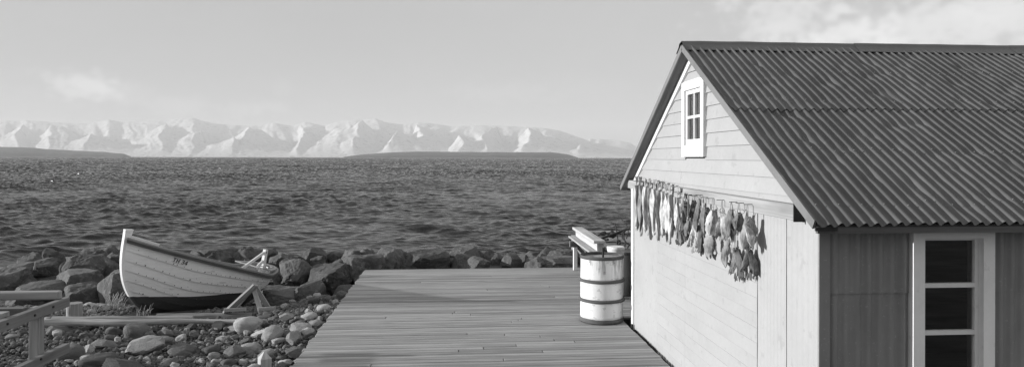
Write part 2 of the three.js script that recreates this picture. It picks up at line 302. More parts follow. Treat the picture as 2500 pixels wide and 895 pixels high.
// gable below the rail: corrugated sheets at both ends, tongue and groove boards between
function ripple(name, z0, z1, y0, y1, pitch, amp, x, m, side = false) {
  const n = Math.max(8, Math.round((z1 - z0) / pitch * 8));
  const g = grid(n, 20, (u, v) => { const z = lerp(z0, z1, u), y = lerp(y0, y1, v), o = x + amp * Math.cos(z / pitch * 2 * Math.PI) + 0.003 * n3(z * 3, y * 3, 2 + z0);
    return side ? [z, y, o, z * 0.6, y * 0.6] : [o, y, z, z * 0.6, y * 0.6]; });
  return partN(name, g, m, shed);
}
ripple('gable_sheet', 0.085, 1.138, -0.03, 1.80, 0.056, 0.0028, -0.012, M_white);
ripple('gable_sheet', 3.883, 4.353, -0.45, 1.80, 0.056, 0.0032, -0.012, M_white);
ripple('gable_sheet', 4.367, 4.80, -0.45, 1.86, 0.075, 0.0030, -0.014, M_white);
{
  let y = -0.05, i = 0; const bh = 0.116;
  for (; y < 1.78; y += bh, i++) for (const [a, b] of [[1.142, 2.1495], [2.152, 3.879]]) {
    const g = chamfer(0.02, bh - 0.0006, b - a, 0.0016); g.translate(-0.008 - 0.0005 * ((i * 5 + (b > 3 ? 2 : 0)) % 3), y + bh / 2, (a + b) / 2);
    partN('door_board', triUV(g, 0.55, 2, i * 0.37, i * 0.21), i % 4 ? M_white : M_white2, shed);
  }
}
part('corner_board', box(-0.03, 0.0, -0.04, 1.86, -0.025, 0.083, 1), M_trimOld, shed);
part('corner_bracket', box(-0.05, -0.031, -0.05, 0.03, 0.06, 0.10), M_iron, shed);
for (const s of [-1, 1]) { // white boards along the rakes, just under the roof
  const zt = RZ + s * 0.004, zb = RZ + s * (RZ + 0.02), yt = RIDGE - 0.078, yb = yt - TP * (RZ + 0.016), w = 0.085;
  partN('rake_board', hex([[-0.036, yb - w, zb], [-0.002, yb - w, zb], [-0.002, yt - w, zt], [-0.036, yt - w, zt], [-0.036, yb, zb], [-0.002, yb, zb], [-0.002, yt, zt], [-0.036, yt, zt]], 0.55, 2), M_trimOld, shed);
}
// the rail with its nails
const RAILX = -0.088;
const rail = part('drying_rail', beam(V(-0.056, 1.848, 0.03), V(-0.056, 1.826, 4.62), 0.066, 0.105, 0.004), M_old, shed);
part('end_plate', box(-0.094, -0.02, 1.765, 1.885, 4.622, 4.632), M_iron, rail);
// gable window
{
  const w = new THREE.Group(); w.name = 'gable_window'; shed.add(w); const { z0, z1, y0, y1 } = WG, t = 0.085, X = -0.048;
  part('frame', mergeGeometries([box(X, -0.004, y0 - 0.11, y1 + t, z0 - t, z0), box(X, -0.004, y0 - 0.11, y1 + t, z1, z1 + t), box(X - 0.002, -0.004, y1, y1 + t + 0.004, z0 + 0.0005, z1 - 0.0005), box(X - 0.004, -0.004, y0 - 0.11, y0, z0 + 0.0005, z1 - 0.0005)]), M_trim, w);
  const sx0 = -0.028, sx1 = 0.0, st = 0.042;
  part('sash', mergeGeometries([box(sx0, sx1, y0 + 0.001, y1 - 0.001, z0 + 0.001, z0 + st), box(sx0, sx1, y0 + 0.001, y1 - 0.001, z1 - st, z1 - 0.001), box(sx0 + 0.001, sx1, y1 - st, y1 - 0.0015, z0 + st, z1 - st), box(sx0 + 0.001, sx1, y0 + 0.0015, y0 + st + 0.02, z0 + st, z1 - st)]), M_trim, w);
  const zc = (z0 + z1) / 2, yc = (y0 + y1) / 2 + 0.005;
  part('glazing_bar', box(sx0 + 0.002, sx1, y0 + st + 0.0205, y1 - st - 0.0005, zc - 0.012, zc + 0.012), M_trim, w);
  for (const s of [-1, 1]) { const a = s < 0 ? z0 + st : zc + 0.0125, b = s < 0 ? zc - 0.0125 : z1 - st; partN('glazing_bar_across', box(sx0 + 0.003, sx1, yc - 0.013, yc + 0.013, a + 0.0005, b - 0.0005), M_trim, w);
    for (const [ya, yb] of [[y0 + st + 0.02, yc - 0.013], [yc + 0.013, y1 - st]]) partN('pane', box(-0.008, -0.0075, ya, yb, a, b), M_glass, w); }
}
// side wall: corrugated sheets in two rows, in shade
{
  const z = HW + 0.012, p = 0.0755;
  const sheet = (x0, x1, y0, y1, o) => {
    const n = Math.round((x1 - x0) / p * 12);
    const g = grid(n, 26, (u, v) => {
      const x = lerp(x0, x1, u), y = lerp(y0, y1, v), c = Math.cos((x - 0.02) / p * 2 * Math.PI), bulge = 0.006 * n3(x * 4, y * 2.2, 5) + 0.012 * Math.exp(-Math.pow((x - 0.565) / 0.022, 2)) + 0.006 * Math.exp(-Math.pow((x - 0.262) / 0.008, 2)) * ss(1.15, 1.0, y);
      return [x, y, z + o + 0.0115 * Math.sign(c) * Math.pow(Math.abs(c), 0.7) * (0.75 + 0.5 * n3(x * 9, 0.5, y * 1.1)) + bulge, x * 0.6, y * 0.6];
    });
    partN('side_sheet', g, M_side, shed);
  };
  sheet(0.055, 0.605, 1.318, 1.755, 0.008); sheet(0.055, 0.605, -0.5, 1.335, 0);
  sheet(1.14, 1.86, 1.318, 1.755, 0.008); sheet(1.14, 1.195, -0.5, 1.335, 0); sheet(1.185, 1.86, -0.5, 1.33, 0.005);
  for (let x = 1.84; x < HL - 0.2; x += 0.82) { sheet(x, Math.min(HL, x + 0.84), 1.318, 1.755, 0.010); sheet(x, Math.min(HL, x + 0.84), -0.5, 1.335, 0.002); }
  sheet(0.60, 1.15, -0.5, WS.y0 - 0.07, 0.001);
  part('corner_strip', hex([[-0.016, -0.5, HW - 0.02], [-0.003, -0.5, HW - 0.02], [0.06, -0.5, HW + 0.012], [0.06, -0.5, HW + 0.024], [-0.016, 1.80, HW - 0.02], [-0.003, 1.80, HW - 0.02], [0.06, 1.80, HW + 0.012], [0.06, 1.80, HW + 0.024]].map((q, i) => i % 4 === 3 ? [q[0] - 0.0, q[1], HW + 0.026] : q), 0.6, 1), M_side, shed);
  part('corner_strip_face', box(-0.016, 0.056, -0.5, 1.80, HW + 0.010, HW + 0.0285), M_side, shed);
}
// tall side window
{
  const w = new THREE.Group(); w.name = 'tall_window'; shed.add(w); const { x0, x1, y0, y1 } = WS, t = 0.078, Z0 = HW - 0.005, Z1 = HW + 0.062;
  const X0 = x0 - t, X1 = x1 + t, Y0 = y0 - t, Y1 = y1 + t;
  const mitre = (name, q) => partN(name, hex([...q.map(([x, y]) => [x, y, Z0]), ...q.map(([x, y]) => [x, y, Z1])], 0.55, name === 'side_casing' ? 1 : 0), M_trimOld, w);
  mitre('side_casing', [[X0, Y0], [x0, y0], [x0, y1 - 0.001], [X0, Y1 - 0.001]]); mitre('side_casing', [[x1, y0], [X1, Y0], [X1, Y1 - 0.001], [x1, y1 - 0.001]]);
  mitre('head_casing', [[x0, y1], [x1, y1], [X1, Y1], [X0, Y1]]); mitre('sill_casing', [[X0, Y0 - 0.001], [X1, Y0 - 0.001], [x1, y0 - 0.001], [x0, y0 - 0.001]]);
  const st = 0.026, a = x0 + st, b = x1 - st, Za = HW - 0.012, Zb = HW + 0.016;
  part('sash', mergeGeometries([box(x0 + 0.001, a, y0 + 0.001, y1 - 0.001, Za, Zb), box(b, x1 - 0.001, y0 + 0.001, y1 - 0.001, Za, Zb), box(a, b, y1 - st * 0.7, y1 - 0.0015, Za, Zb - 0.001), box(a, b, y0 + 0.0015, y0 + st + 0.02, Za, Zb - 0.001)]), M_trim, w);
  const ph = 0.279, bar = 0.028; let y = y1 - st * 0.7;
  for (let i = 0; i < 4; i++) { const yl = i < 3 ? y - ph : y0 + st + 0.02; partN('pane', box(a, b, yl, y, HW, HW + 0.0006), M_glass, w); if (i < 3) partN('glazing_bar', box(a + 0.0005, b - 0.0005, yl - bar, yl, Za + 0.002, Zb + 0.004), M_trim, w); y = yl - bar; }
}
// roof
const OX = -0.135, EAVE = RZ + 0.215, SL = EAVE / Math.cos(PHI);         // slope length
{
  const cp = Math.cos(PHI), sp = Math.sin(PHI);
  const at = (s, x, v, h) => [x, RIDGE - 0.045 - v * sp + h * cp, RZ + s * (v * cp + h * sp)];
  for (const s of [-1, 1]) {
    const e = SL - 0.03, q = (x, v, h) => at(s, x, v, h);
    partN('roof_board', hex([q(OX + 0.012, 0, -0.032), q(HL + 0.1, 0, -0.032), q(HL + 0.1, e, -0.032), q(OX + 0.012, e, -0.032), q(OX + 0.012, 0, -0.008), q(HL + 0.1, 0, -0.008), q(HL + 0.1, e, -0.008), q(OX + 0.012, e, -0.008)], 0.5, 2), M_soffit, shed);
    const pitch = 0.076, amp = 0.0145, sheetW = 10 * pitch;
    for (let i = 0, x = OX; x < HL + 0.1; i++, x += sheetW) for (const [v0, v1, up] of s > 0 ? [[0.02, 0.475 * SL, 0.007], [0.44 * SL, SL, 0]] : [[0.02, SL, 0]]) {
      const x1 = Math.min(x + sheetW + pitch * 0.6, HL + 0.12), n = Math.round((x1 - x) / pitch * 10), jag = 0.012 * Math.sin(i * 5.3 + v0);
      const g = grid(n, s > 0 ? 36 : 6, (u, w) => {
        const xx = lerp(x, x1, u), v = lerp(v0, v1 + (v1 < SL ? jag : jag * 0.7), w);
        const nx = xx + 0.006 * n3(xx * 1.7, v * 1.4, 3.3 + i) * (u > 0 && u < 1 ? 1 : 0);
        const c = Math.cos((nx - OX) / pitch * 2 * Math.PI), rim = ss(0.86, 1, w) * (v1 >= SL ? 1 : 0.5);
        const dent = 0.005 * n3(xx * 2.3, v * 2.1, 1.5) + 0.007 * rim * n3(xx * 6, 2, i + v0) - 0.008 * Math.pow(Math.max(0, n3(xx * 5, v * 5, 8.8)), 2) * 4;
        const flat = 1 - 0.55 * ss(0.36, 0.6, n3(xx * 2.6, v * 1.9, 6.1)) - 0.4 * ss(0.36, 0.6, n3(xx * 4.6, v * 7, 16.1));
        const q2 = at(s, xx, v, amp + 0.006 + up + amp * c * flat + dent + 0.0012 * (i % 2)); return [...q2, xx * 0.5, v * 0.5];
      });
      partN('roof_sheet', g, (i + (up ? 1 : 0)) % 2 ? M_roof : M_roof2, shed);
    }
  }
  { // nail heads on the crests, three rows
    const gs = [], r = rng(321); for (const v of [0.42 * SL, 0.70 * SL, 0.93 * SL, 0.22 * SL]) for (let x = OX + 0.076; x < HL; x += 0.152) { const c = new THREE.IcosahedronGeometry(0.0045 + 0.003 * r() * r(), 1), q = at(1, Math.round((x - OX) / 0.076) * 0.076 + OX, v + 0.07 * (r() - 0.5), 0.0145 * 2 + (v < 0.46 * SL ? 0.013 : 0.006) + 0.003); c.translate(...q); gs.push(c); }
    tag(part('roof_nails', mergeGeometries(gs), M(0.13, { rough: 0.6 }), shed), null, null, null, 'stuff');
  }
  // ridge cap in three lengths
  const lens = [[OX - 0.012, 1.62], [1.60, 3.25], [3.23, HL + 0.13]];
  lens.forEach(([a, b], i) => {
    const o = i * 0.004, pr = [[-0.15, 0.034], [-0.05, 0.042], [-0.022, 0.058], [0, 0.066], [0.022, 0.058], [0.05, 0.042], [0.15, 0.034]];
    const g = grid(24, pr.length - 1, (u, w) => { const [v, h] = pr[Math.round(w * (pr.length - 1))], x = lerp(a, b, u), s = v < 0 ? -1 : 1, q = at(s, x, Math.abs(v), h + o + 0.005 * n3(x * 3, v * 5, i)); return [...q, x * 0.5, v]; });
    partN('ridge_cap', g, M_roof2, shed);
  });
  // verge flashing down both slopes, eave board under the sheets
  for (const s of [-1, 1]) { const q = (x, v, h) => at(s, x, v, h); partN('verge_strip', hex([q(OX - 0.004, 0, -0.034), q(OX + 0.010, 0, -0.034), q(OX + 0.010, SL - 0.03, -0.034), q(OX - 0.004, SL - 0.03, -0.034), q(OX - 0.004, 0, 0.026), q(OX + 0.010, 0, 0.026), q(OX + 0.010, SL - 0.03, 0.026), q(OX - 0.004, SL - 0.03, 0.026)], 0.5, 2), M(0.22, { map: metalMap, rough: 0.6 }), shed); }
  part('eave_board', box(OX + 0.02, HL + 0.1, 1.725, 1.765, HW + 0.17, HW + 0.195, 0), M_soffit, shed);
  part('soffit', box(0.0, HL + 0.1, 1.76, 1.772, HW + 0.03, HW + 0.17, 0), M_soffit, shed);
  part('gutter_end', box(OX, OX + 0.14, 1.742, 1.764, HW + 0.197, HW + 0.212), M_iron, shed);
}

// ------------------------------------------------------------------ the deck
const TD = 4.9 * Math.PI / 180, C0 = P(890, 657, EYE * F / 273.8);
const deck = group('wooden_deck', [C0.x, 0, C0.z], TD);
tag(deck, 'large low deck of weathered grey planks beside the shed', 'deck');
{
  const r = rng(5), mats = [0.32, 0.37, 0.41, 0.46].map((a) => M(a, { map: woodMap, bump: woodBump, bs: 0.004, rough: 0.8 }));
  const pitch = 0.098, hx = Math.cos(TD), hz = -Math.sin(TD), zx = Math.sin(TD), zz = Math.cos(TD);
  const nx = -Math.cos(TH), nz = Math.sin(TH);                            // outward normal of the gable
  for (let i = 0, z = 0.06; z < 9.6; i++, z += pitch) {
    const ox = C0.x + zx * z, oz = C0.z + zz * z; let L;
    if (oz < FAR.z - 0.10) L = 8.2; else L = (0.065 - ((ox - FAR.x) * nx + (oz - FAR.z) * nz)) / (hx * nx + hz * nz);
    const x0 = -0.02 + 0.04 * r(), cuts = [x0]; if (r() < 0.55) cuts.push(x0 + 0.7 + r() * (L - 1.4)); cuts.push(L - 0.01 * r());
    for (let k = 0; k < cuts.length - 1; k++) {
      const a = cuts[k] + (k ? 0.0025 : 0), b = cuts[k + 1] - (k < cuts.length - 2 ? 0.0025 : 0);
      const o = partN('plank', plank(b - a, 0.034, pitch - 0.009 - 0.005 * r(), 0.007), mats[Math.floor(r() * 4)], deck); o.position.set((a + b) / 2, -0.017 - 0.006 * r(), z); o.rotation.y = (r() - 0.5) * 0.0025;
    }
  }
  for (const x of [0.10, 1.3, 2.5, 3.7]) { const g = plank(0.07, 0.13, 9.5, 0.004); const o = partN('joist', g, M(0.2, { map: woodMap, bump: woodBump }), deck); o.position.set(x, -0.107, 4.8); }
  for (const x of [5.2, 7.8]) { const o = partN('joist', plank(0.07, 0.13, 4.3, 0.004), mats[0], deck); o.position.set(x, -0.107, 2.2); }
  for (const x of [0.10, 2.5, 5.2, 7.8]) for (const z of [0.4, 3.9, 7.6]) { if (x > 5 && z > 4) continue; const o = partN('pile', plank(0.13, 1.0, 0.13, 0.01), mats[0], deck); o.position.set(x, -0.673, z); }
}

// ------------------------------------------------------------------ drums and timber behind them
const M_rust = M(0.12, { map: rockMap, bump: rockBump, bs: 0.004, rough: 0.85 });
const drumTex = tex(1024, 512, (u, v) => { // v runs up the drum: pale paint, rust runs below the rim and round the hoops
  const a = f1(u, v, 8, 4, 5), b = f2(u, v, 40, 3, 4), c = f3(u, v, 26, 22, 4); let t = 0.93 + 0.14 * (a - 0.5);
  const run = ss(0.52, 0.72, b) * ss(0.60, 0.97, v + 0.25 * (a - 0.5)); t -= 0.5 * run;
  t -= 0.45 * ss(0.66, 0.74, c) * 0.5; t -= 0.35 * ss(0.05, 0.0, v - 0.05 * a); for (const h of [0.32, 0.635]) t -= 0.25 * ss(0.03, 0.0, Math.abs(v - h) - 0.03 * a); return t;
});
const M_drum = M(0.74, { map: drumTex, bump: paintBump, bs: 0.004, rough: 0.5 });
function lathe(pts, seg = 48) { return new THREE.LatheGeometry(pts.map(([r, y]) => new THREE.Vector2(r, y)), seg); }
{
  const b = P(1469, 781, 9.66), g = group('oil_drum', [b.x, 0.001, b.z], 0.6); tag(g, 'white painted steel drum with rusty hoops standing on the deck', 'drum');
  const R = 0.285, body = grid(64, 40, (u, v) => { const a = u * 2 * Math.PI, y = 0.03 + v * 0.83, r = R + 0.004 * n3(Math.cos(a) * 2, y * 3, Math.sin(a) * 2); return [r * Math.cos(a), y, -r * Math.sin(a), u, v]; });
  part('barrel_body', body, M_drum, g);
  part('bottom_rim', lathe([[0.0, 0.0], [0.288, 0.0], [0.294, 0.012], [0.291, 0.055], [0.284, 0.06]]), M_rust, g);
  part('top_rim', lathe([[0.284, 0.838], [0.293, 0.842], [0.296, 0.862], [0.292, 0.884], [0.284, 0.886], [0.278, 0.875], [0.277, 0.845]]), M_rust, g);
  part('lid', lathe([[0.279, 0.846], [0.22, 0.850], [0, 0.852]]), M(0.36, { map: drumTex, rough: 0.6 }), g);
  for (const y of [0.295, 0.555]) partN('hoop', lathe([[0.283, y - 0.022], [0.309, y - 0.016], [0.316, y], [0.309, y + 0.016], [0.283, y + 0.022]]), M_rust, g);
  const s = lathe([[0, 0.85], [0.014, 0.85], [0.014, 0.955], [0.022, 0.96], [0.022, 0.985], [0, 0.987]], 12); s.translate(-0.03, 0, 0.06); part('filler_pipe', s, M_iron, g);
}
{
  const b = P(1528, 700, 11.6), g = group('second_drum', [b.x, 0.001, b.z]); tag(g, 'weathered drum half hidden behind the white drum and shed corner', 'drum');
  part('barrel_body', lathe([[0.0, 0.0], [0.278, 0.0], [0.28, 0.02], [0.28, 0.62], [0.275, 0.66]]), M(0.12, { map: rockMap, rough: 0.7 }), g);
  part('top_rim', lathe([[0.276, 0.655], [0.287, 0.66], [0.287, 0.688], [0.278, 0.69], [0.27, 0.68], [0.27, 0.665], [0.0, 0.668]]), M_rust, g);
  const t = group('white_tub', [P(1502, 640, 11.25).x, 0.001, -11.18]); tag(t, 'small white tub with a lid just behind the rusty hooped drum', 'tub');
  part('tub_body', lathe([[0, 0], [0.115, 0], [0.12, 0.02], [0.128, 0.74], [0.134, 0.745], [0.134, 0.765]]), M(0.72, { map: paintMap, rough: 0.4 }), t);
  part('lid', lathe([[0.138, 0.766], [0.138, 0.80], [0.122, 0.808], [0.105, 0.80], [0, 0.80]]), M(0.78, { map: paintMap, rough: 0.35 }), t);
}
{ // stacked timbers on a trestle
  const n = P(1462, 596, 12.2), f = P(1410, 560, 14.5), dir = f.clone().sub(n); dir.y = 0; const yaw = dir.clone().normalize();
  const side = V(-yaw.z, 0, yaw.x);
  const mk = (off, y, w, h, a, b) => { const p = n.clone().addScaledVector(yaw, a).addScaledVector(side, off), q = n.clone().addScaledVector(yaw, b).addScaledVector(side, off); p.y = q.y = y; return beam(p, q, w, h, 0.006); };
  const L = dir.length();
  const tr = group('timber_trestle'); tag(tr, 'low timber trestle at the far deck edge carrying stacked beams', 'trestle');
  const top = 0.565;
  for (const a of [0.55, L - 0.55]) {
    const c = n.clone().addScaledVector(yaw, a); const p = c.clone().addScaledVector(side, a < 1 ? -0.14 : -0.24), q = c.clone().addScaledVector(side, 0.42); p.y = q.y = top - 0.055;
    partN('crosspiece', beam(p, q, 0.09, 0.11), M_soffit, tr);
    for (const s of a < 1 ? [-0.10, 0.3] : [-0.13, 0.34]) { const t = c.clone().addScaledVector(side, s); const u = t.clone(); u.y = -0.005 + (t.z < C0.z - 0.6 ? -0.25 : 0.006); t.y = top - 0.112; partN('post', beam(u, t, 0.075, 0.075, 0.005, yaw), M_trimOld, tr); }
    const p2 = c.clone().addScaledVector(side, -0.08), q2 = c.clone().addScaledVector(side, 0.2); p2.y = top - 0.115; q2.y = top - 0.4; partN('brace', beam(p2.addScaledVector(yaw, 0.06), q2.addScaledVector(yaw, 0.06), 0.035, 0.07), M_soffit, tr);
  }
  const names = [['pale lower plank of the timber stack on the trestle', -0.04, top + 0.017, 0.26, 0.034, -0.05, L + 0.1, 0.5], ['second plank lying low at the back of the timber stack', 0.27, top + 0.024, 0.14, 0.046, 0.3, L - 0.2, 0.45], ['pale square beam on top of the timber stack', 0.03, top + 0.102, 0.125, 0.132, 0, L, 0.62]];
  for (const [lab, off, y, w, h, a, b, al] of names) tag(part(h > 0.1 ? 'squared_beam' : 'loose_plank', mk(off, y, w, h, a, b), M(al, { map: woodMap, bump: woodBump, bs: 0.003 })), lab, h > 0.1 ? 'beam' : 'plank', 'stacked timber');
  tag(part('wide_plank', mk(0.0, top + 0.196, 0.20, 0.05, -0.08, L + 0.02), M(0.6, { map: woodMap, bump: woodBump, bs: 0.003 })), 'wide pale board topping the timber stack behind the drum', 'plank', 'stacked timber');
}
{ // concrete slab at the water and scrap iron on it
  const s = group('concrete_slab'); tag(s, 'pale concrete slab at the water behind the timber stack', 'slab');
  part('slab_top', box(1.55, 7, -0.9, 0.19, -18.6, -15.0), M(0.3, { map: rockMap, bump: rockBump, bs: 0.01 }), s);
  part('slab_kerb', box(1.65, 7, 0.191, 0.30, -18.55, -18.2), M(0.34, { map: rockMap, bump: rockBump, bs: 0.01 }), s);
  const Q = (x, y, d) => P(x, y, d);
  const sc = group('scrap_iron'); tag(sc, 'tangle of rusty iron rods and a wheel lying on the slab', 'scrap');
  const rod = (r, ...p) => partN('rod', tube(p.map((q) => Q(...q)), r, 16, 6), M_iron, sc);
  rod(0.028, [1462, 584, 16.2], [1500, 571, 16.3], [1545, 553, 16.4]); rod(0.022, [1432, 573, 16.9], [1450, 577, 16.7], [1474, 594, 16.2]);
  rod(0.02, [1448, 568, 16.8], [1462, 580, 16.4], [1470, 595, 16.1]); rod(0.03, [1438, 580, 16.8], [1460, 588, 16.5], [1485, 584, 16.3]); rod(0.014, [1502, 545, 17], [1507, 570, 16.8], [1509, 592, 16.2]);
  rod(0.016, [1521, 616, 15.2], [1527, 590, 15.6], [1519, 578, 15.9], [1524, 563, 16], [1545, 556, 16]); rod(0.014, [1531, 625, 15.1], [1534, 602, 15.3], [1545, 590, 15.4]); rod(0.012, [1518, 535, 17.2], [1528, 546, 17], [1534, 562, 16.8], [1530, 582, 16.4]);
  rod(0.016, [1438, 590, 16.5], [1470, 571, 16.9], [1540, 572, 17.2]); rod(0.03, [1444, 572, 16.9], [1452, 588, 16.5]); rod(0.018, [1476, 592, 16.1], [1500, 590, 16.1], [1535, 594, 16.0]);
  const w = new THREE.TorusGeometry(0.05, 0.016, 8, 20); w.rotateY(0.5); const wc = Q(1511, 592, 16.1); w.translate(wc.x, wc.y, wc.z); part('wheel', w, M_iron, sc);
  const h = new THREE.TorusGeometry(0.19, 0.016, 8, 28); h.rotateY(-0.7); const hc = Q(1541, 577, 16); h.translate(hc.x, hc.y, hc.z); part('hoop', h, M_iron, sc);
  for (const [x, y, sz, k] of [[1446, 577, 0.16, 1], [1462, 590, 0.11, 2], [1495, 573, 0.12, 3], [1473, 570, 0.09, 4]]) { const g = rock(60 + k, sz, sz * 0.7, sz * 0.8, 5, 0.1); const c = Q(x, y, 16.6); g.translate(c.x, Math.max(c.y, 0.21), c.z); partN('iron_lump', g, M_iron, sc); }
}

// ------------------------------------------------------------------ boulders
function rock(seed, sx, sy, sz, detail = 13, rough = 0.05, nPlanes = 13, broken = false) {
  const r = rng(seed * 7919 + 13), pl = [];
  const turn = r() * 6.28;
  for (let i = 0; i < nPlanes; i++) { const z = clamp(1 - 2 * (i + 0.5) / nPlanes + (r() - 0.5) * 0.35, -1, 1), a = turn + i * 2.39996 + (r() - 0.5) * 0.9, q = Math.sqrt(1 - z * z); pl.push([q * Math.cos(a), z, q * Math.sin(a), 0.52 + 0.26 * r()]); }
  if (broken) for (const [x, y, z, d] of [[-0.62, 0.30, 0.72, 0.46], [0.45, -0.05, 0.88, 0.5], [-0.15, 0.95, 0.2, 0.5]]) { const n = V(x + (r() - 0.5) * 0.5, y + (r() - 0.5) * 0.4, z + (r() - 0.5) * 0.3).normalize(); pl.push([n.x, n.y, n.z, d + 0.16 * r()]); }   // large split faces
  let g = new THREE.IcosahedronGeometry(1, detail); g.deleteAttribute('uv'); g.deleteAttribute('normal'); g = mergeVertices(g, 1e-4);
  const p = g.attributes.position, o = seed * 3.71;
  for (let i = 0; i < p.count; i++) {
    const x = p.getX(i), y = p.getY(i), z = p.getZ(i); let m = 1.0;
    for (const [a, b, c, d] of pl) { const t = a * x + b * y + c * z; if (t > 0.05) { const q = d / t, h = clamp(0.5 + (m - q) / 0.02 * 0.5); m = lerp(m, q, h) - 0.010 * h * (1 - h); } }
    const f = m * (1 + rough * 1.6 * fbm(x * 1.7 + o, y * 1.7, z * 1.7, 3) + rough * 1.1 * fbm(x * 6 + o, y * 6, z * 6, 4));
    p.setXYZ(i, x * f * sx / 0.8, y * f * sy / 0.8, z * f * sz / 0.8);
  }
  if (broken) { g.computeBoundingBox(); const b = g.boundingBox; g.translate(-(b.max.x + b.min.x) / 2, -(b.max.y + b.min.y) / 2, -(b.max.z + b.min.z) / 2); g.scale(2 * sx / (b.max.x - b.min.x), 2 * sy / (b.max.y - b.min.y), 2 * sz / (b.max.z - b.min.z)); }
  g = toCreasedNormals(g, 0.42); return triUV(g, 0.7, null, seed * 0.31, seed * 0.17);
}
const rockMats = /* one basalt, a little varied from block to block */ [0.105, 0.12, 0.135, 0.15, 0.165].map((a) => M(a, { map: rockMap, bump: rockBump, bs: 0.012, rough: 0.92 }));
// picture x range, top and bottom, distance, label
const boulders = [
  [912, 988, 604, 668, 15.0, 'leaning angular slab of a boulder behind the deck\'s left end'], [972, 1098, 607, 668, 15.1, 'long boulder sloping down to the right behind the deck'],
  [1092, 1172, 598, 668, 15.6, 'tallest dark boulder in the row behind the deck'], [1132, 1196, 625, 668, 14.8, 'pale cracked boulder low behind the deck'],
  [1180, 1242, 616, 668, 15.4, 'dark boulder just right of the pale cracked one'], [1222, 1274, 614, 668, 15.0, 'pale upright boulder in the row behind the deck'],
  [1258, 1302, 617, 664, 15.4, 'small dark boulder right of the pale upright one'], [1272, 1322, 612, 650, 16.1, 'pale topped boulder at the back near the timber trestle'],
  [1286, 1402, 624, 668, 14.9, 'low wide dark boulder against the deck edge'], [1332, 1424, 607, 668, 15.6, 'big rounded dark boulder beside the timber trestle'],
  [838, 936, 620, 702, 14.35, 'pale flat topped boulder touching the deck corner'], [793, 856, 609, 664, 15.6, 'pale topped boulder next to the fractured one, left of the deck corner'],
  [832, 886, 606, 664, 15.2, 'dark fractured boulder behind the pale flat topped one'], [874, 922, 605, 652, 15.9, 'craggy boulder at the back behind the deck corner'],
  [726, 800, 604, 660, 15.4, 'boulder with a light flat top on the crest of the bank'], [680, 762, 630, 704, 14.3, 'big rough boulder with a split face right of the boat stern'],
  [752, 866, 640, 712, 14.1, 'widest dark boulder left of the deck corner'], [708, 806, 682, 758, 13.4, 'dark boulder low at the foot of the bank near the deck'],
  [624, 722, 700, 764, 13.3, 'dark boulder right behind the white sawhorse'], [656, 712, 618, 668, 15.2, 'light boulder between the boat stern and the rough split boulder'],
  [590, 676, 604, 662, 15.8, 'boulder with a white left face behind the boat stern'], [462, 578, 602, 662, 15.6, 'long dark boulder behind the middle of the boat'],
  [258, 300, 622, 664, 15.0, 'small pale topped boulder just left of the boat bow'], [238, 336, 650, 764, 13.3, 'tall boulder standing directly behind the boat bow'],
  [160, 250, 622, 690, 14.3, 'upper of two pale lit boulders left of the boat'], [132, 236, 658, 734, 13.8, 'lower of two pale lit boulders left of the boat'],
  [74, 166, 628, 696, 14.8, 'dark boulder left of the two pale lit ones'], [10, 98, 640, 696, 14.6, 'boulder with a streaked face near the left picture edge'],
  [-40, 62, 652, 738, 14.0, 'boulder cut by the left picture edge'], [30, 168, 686, 742, 13.5, 'boulder with a pale left face above the timber frame'],
  [158, 262, 690, 768, 13.4, 'dark boulder in shade behind the cut post'],
  [540, 640, 650, 720, 14.6, 'dark boulder in shade behind the boat stern'],
  [690, 760, 738, 782, 12.6, 'smooth dark stone between the sawhorse and the deck'], [740, 830, 716, 764, 13.0, 'smooth dark stone wedged under the low dark boulder'], [812, 884, 690, 732, 13.5, 'smooth stone beside the deck\'s left edge below the flat topped boulder'], [690, 800, 752, 794, 12.0, 'wide smooth stone lying in shade near the deck'],
];
boulders.forEach(([x0, x1, y0, y1, d, label], i) => {
  const c = P((x0 + x1) / 2, (y0 + y1) / 2, d), k = d / F, sx = (x1 - x0) / 2 * k * 1.06, r = rng(i + 31), base = land(c.x, c.z) - 0.12;
  const top = P(0, y0, d).y + 0.01, bot = Math.min(P(0, y1, d).y, Math.max(base, top - 2.4 * sx)), sy = (top - bot) / 2, smooth = label.startsWith('smooth') || label.startsWith('wide smooth');
  const g = rock(i + 3, sx, sy, sx * (0.75 + 0.4 * r()), 15, smooth ? 0.03 : 0.075, smooth ? 30 : 10 + Math.floor(r() * 4), !smooth);
  const o = part('boulder', g, rockMats[(i * 7 + 3) % 5]); o.position.set(c.x, (top + bot) / 2, c.z); tag(o, label, 'boulder', 'boulders of the sea bank');
});
{ // stones that fill the bank between and behind the boulders
  const r = rng(404), geos = [1, 2, 3, 4, 5].map((k) => rock(80 + k, 1, 0.8, 0.9, 5, 0.08)), N = 300;
  geos.forEach((g, k) => {
    const im = new THREE.InstancedMesh(g, rockMats[k % 3], N / 5), m = new THREE.Matrix4(), q = new THREE.Quaternion();
    for (let i = 0; i < N / 5; i++) { const x = -10.5 + r() * 16.5, d = 13.9 + r() * 3.6, s = 0.12 + 0.2 * r(), inDeck = x > -3.1 && d < 14.6; q.setFromEuler(new THREE.Euler(r() * 6, r() * 6, r() * 6)); m.compose(V(x, inDeck || (x > 1.2 && d > 14.6) ? -0.9 : land(x, -d) + 0.02, -d), q, V(s, s, s)); im.setMatrixAt(i, m); }
    im.name = numbered('bank_rubble'); tag(im, 'dark rubble packed between the boulders of the bank', null, null, 'stuff'); scene.add(im);
  });
}

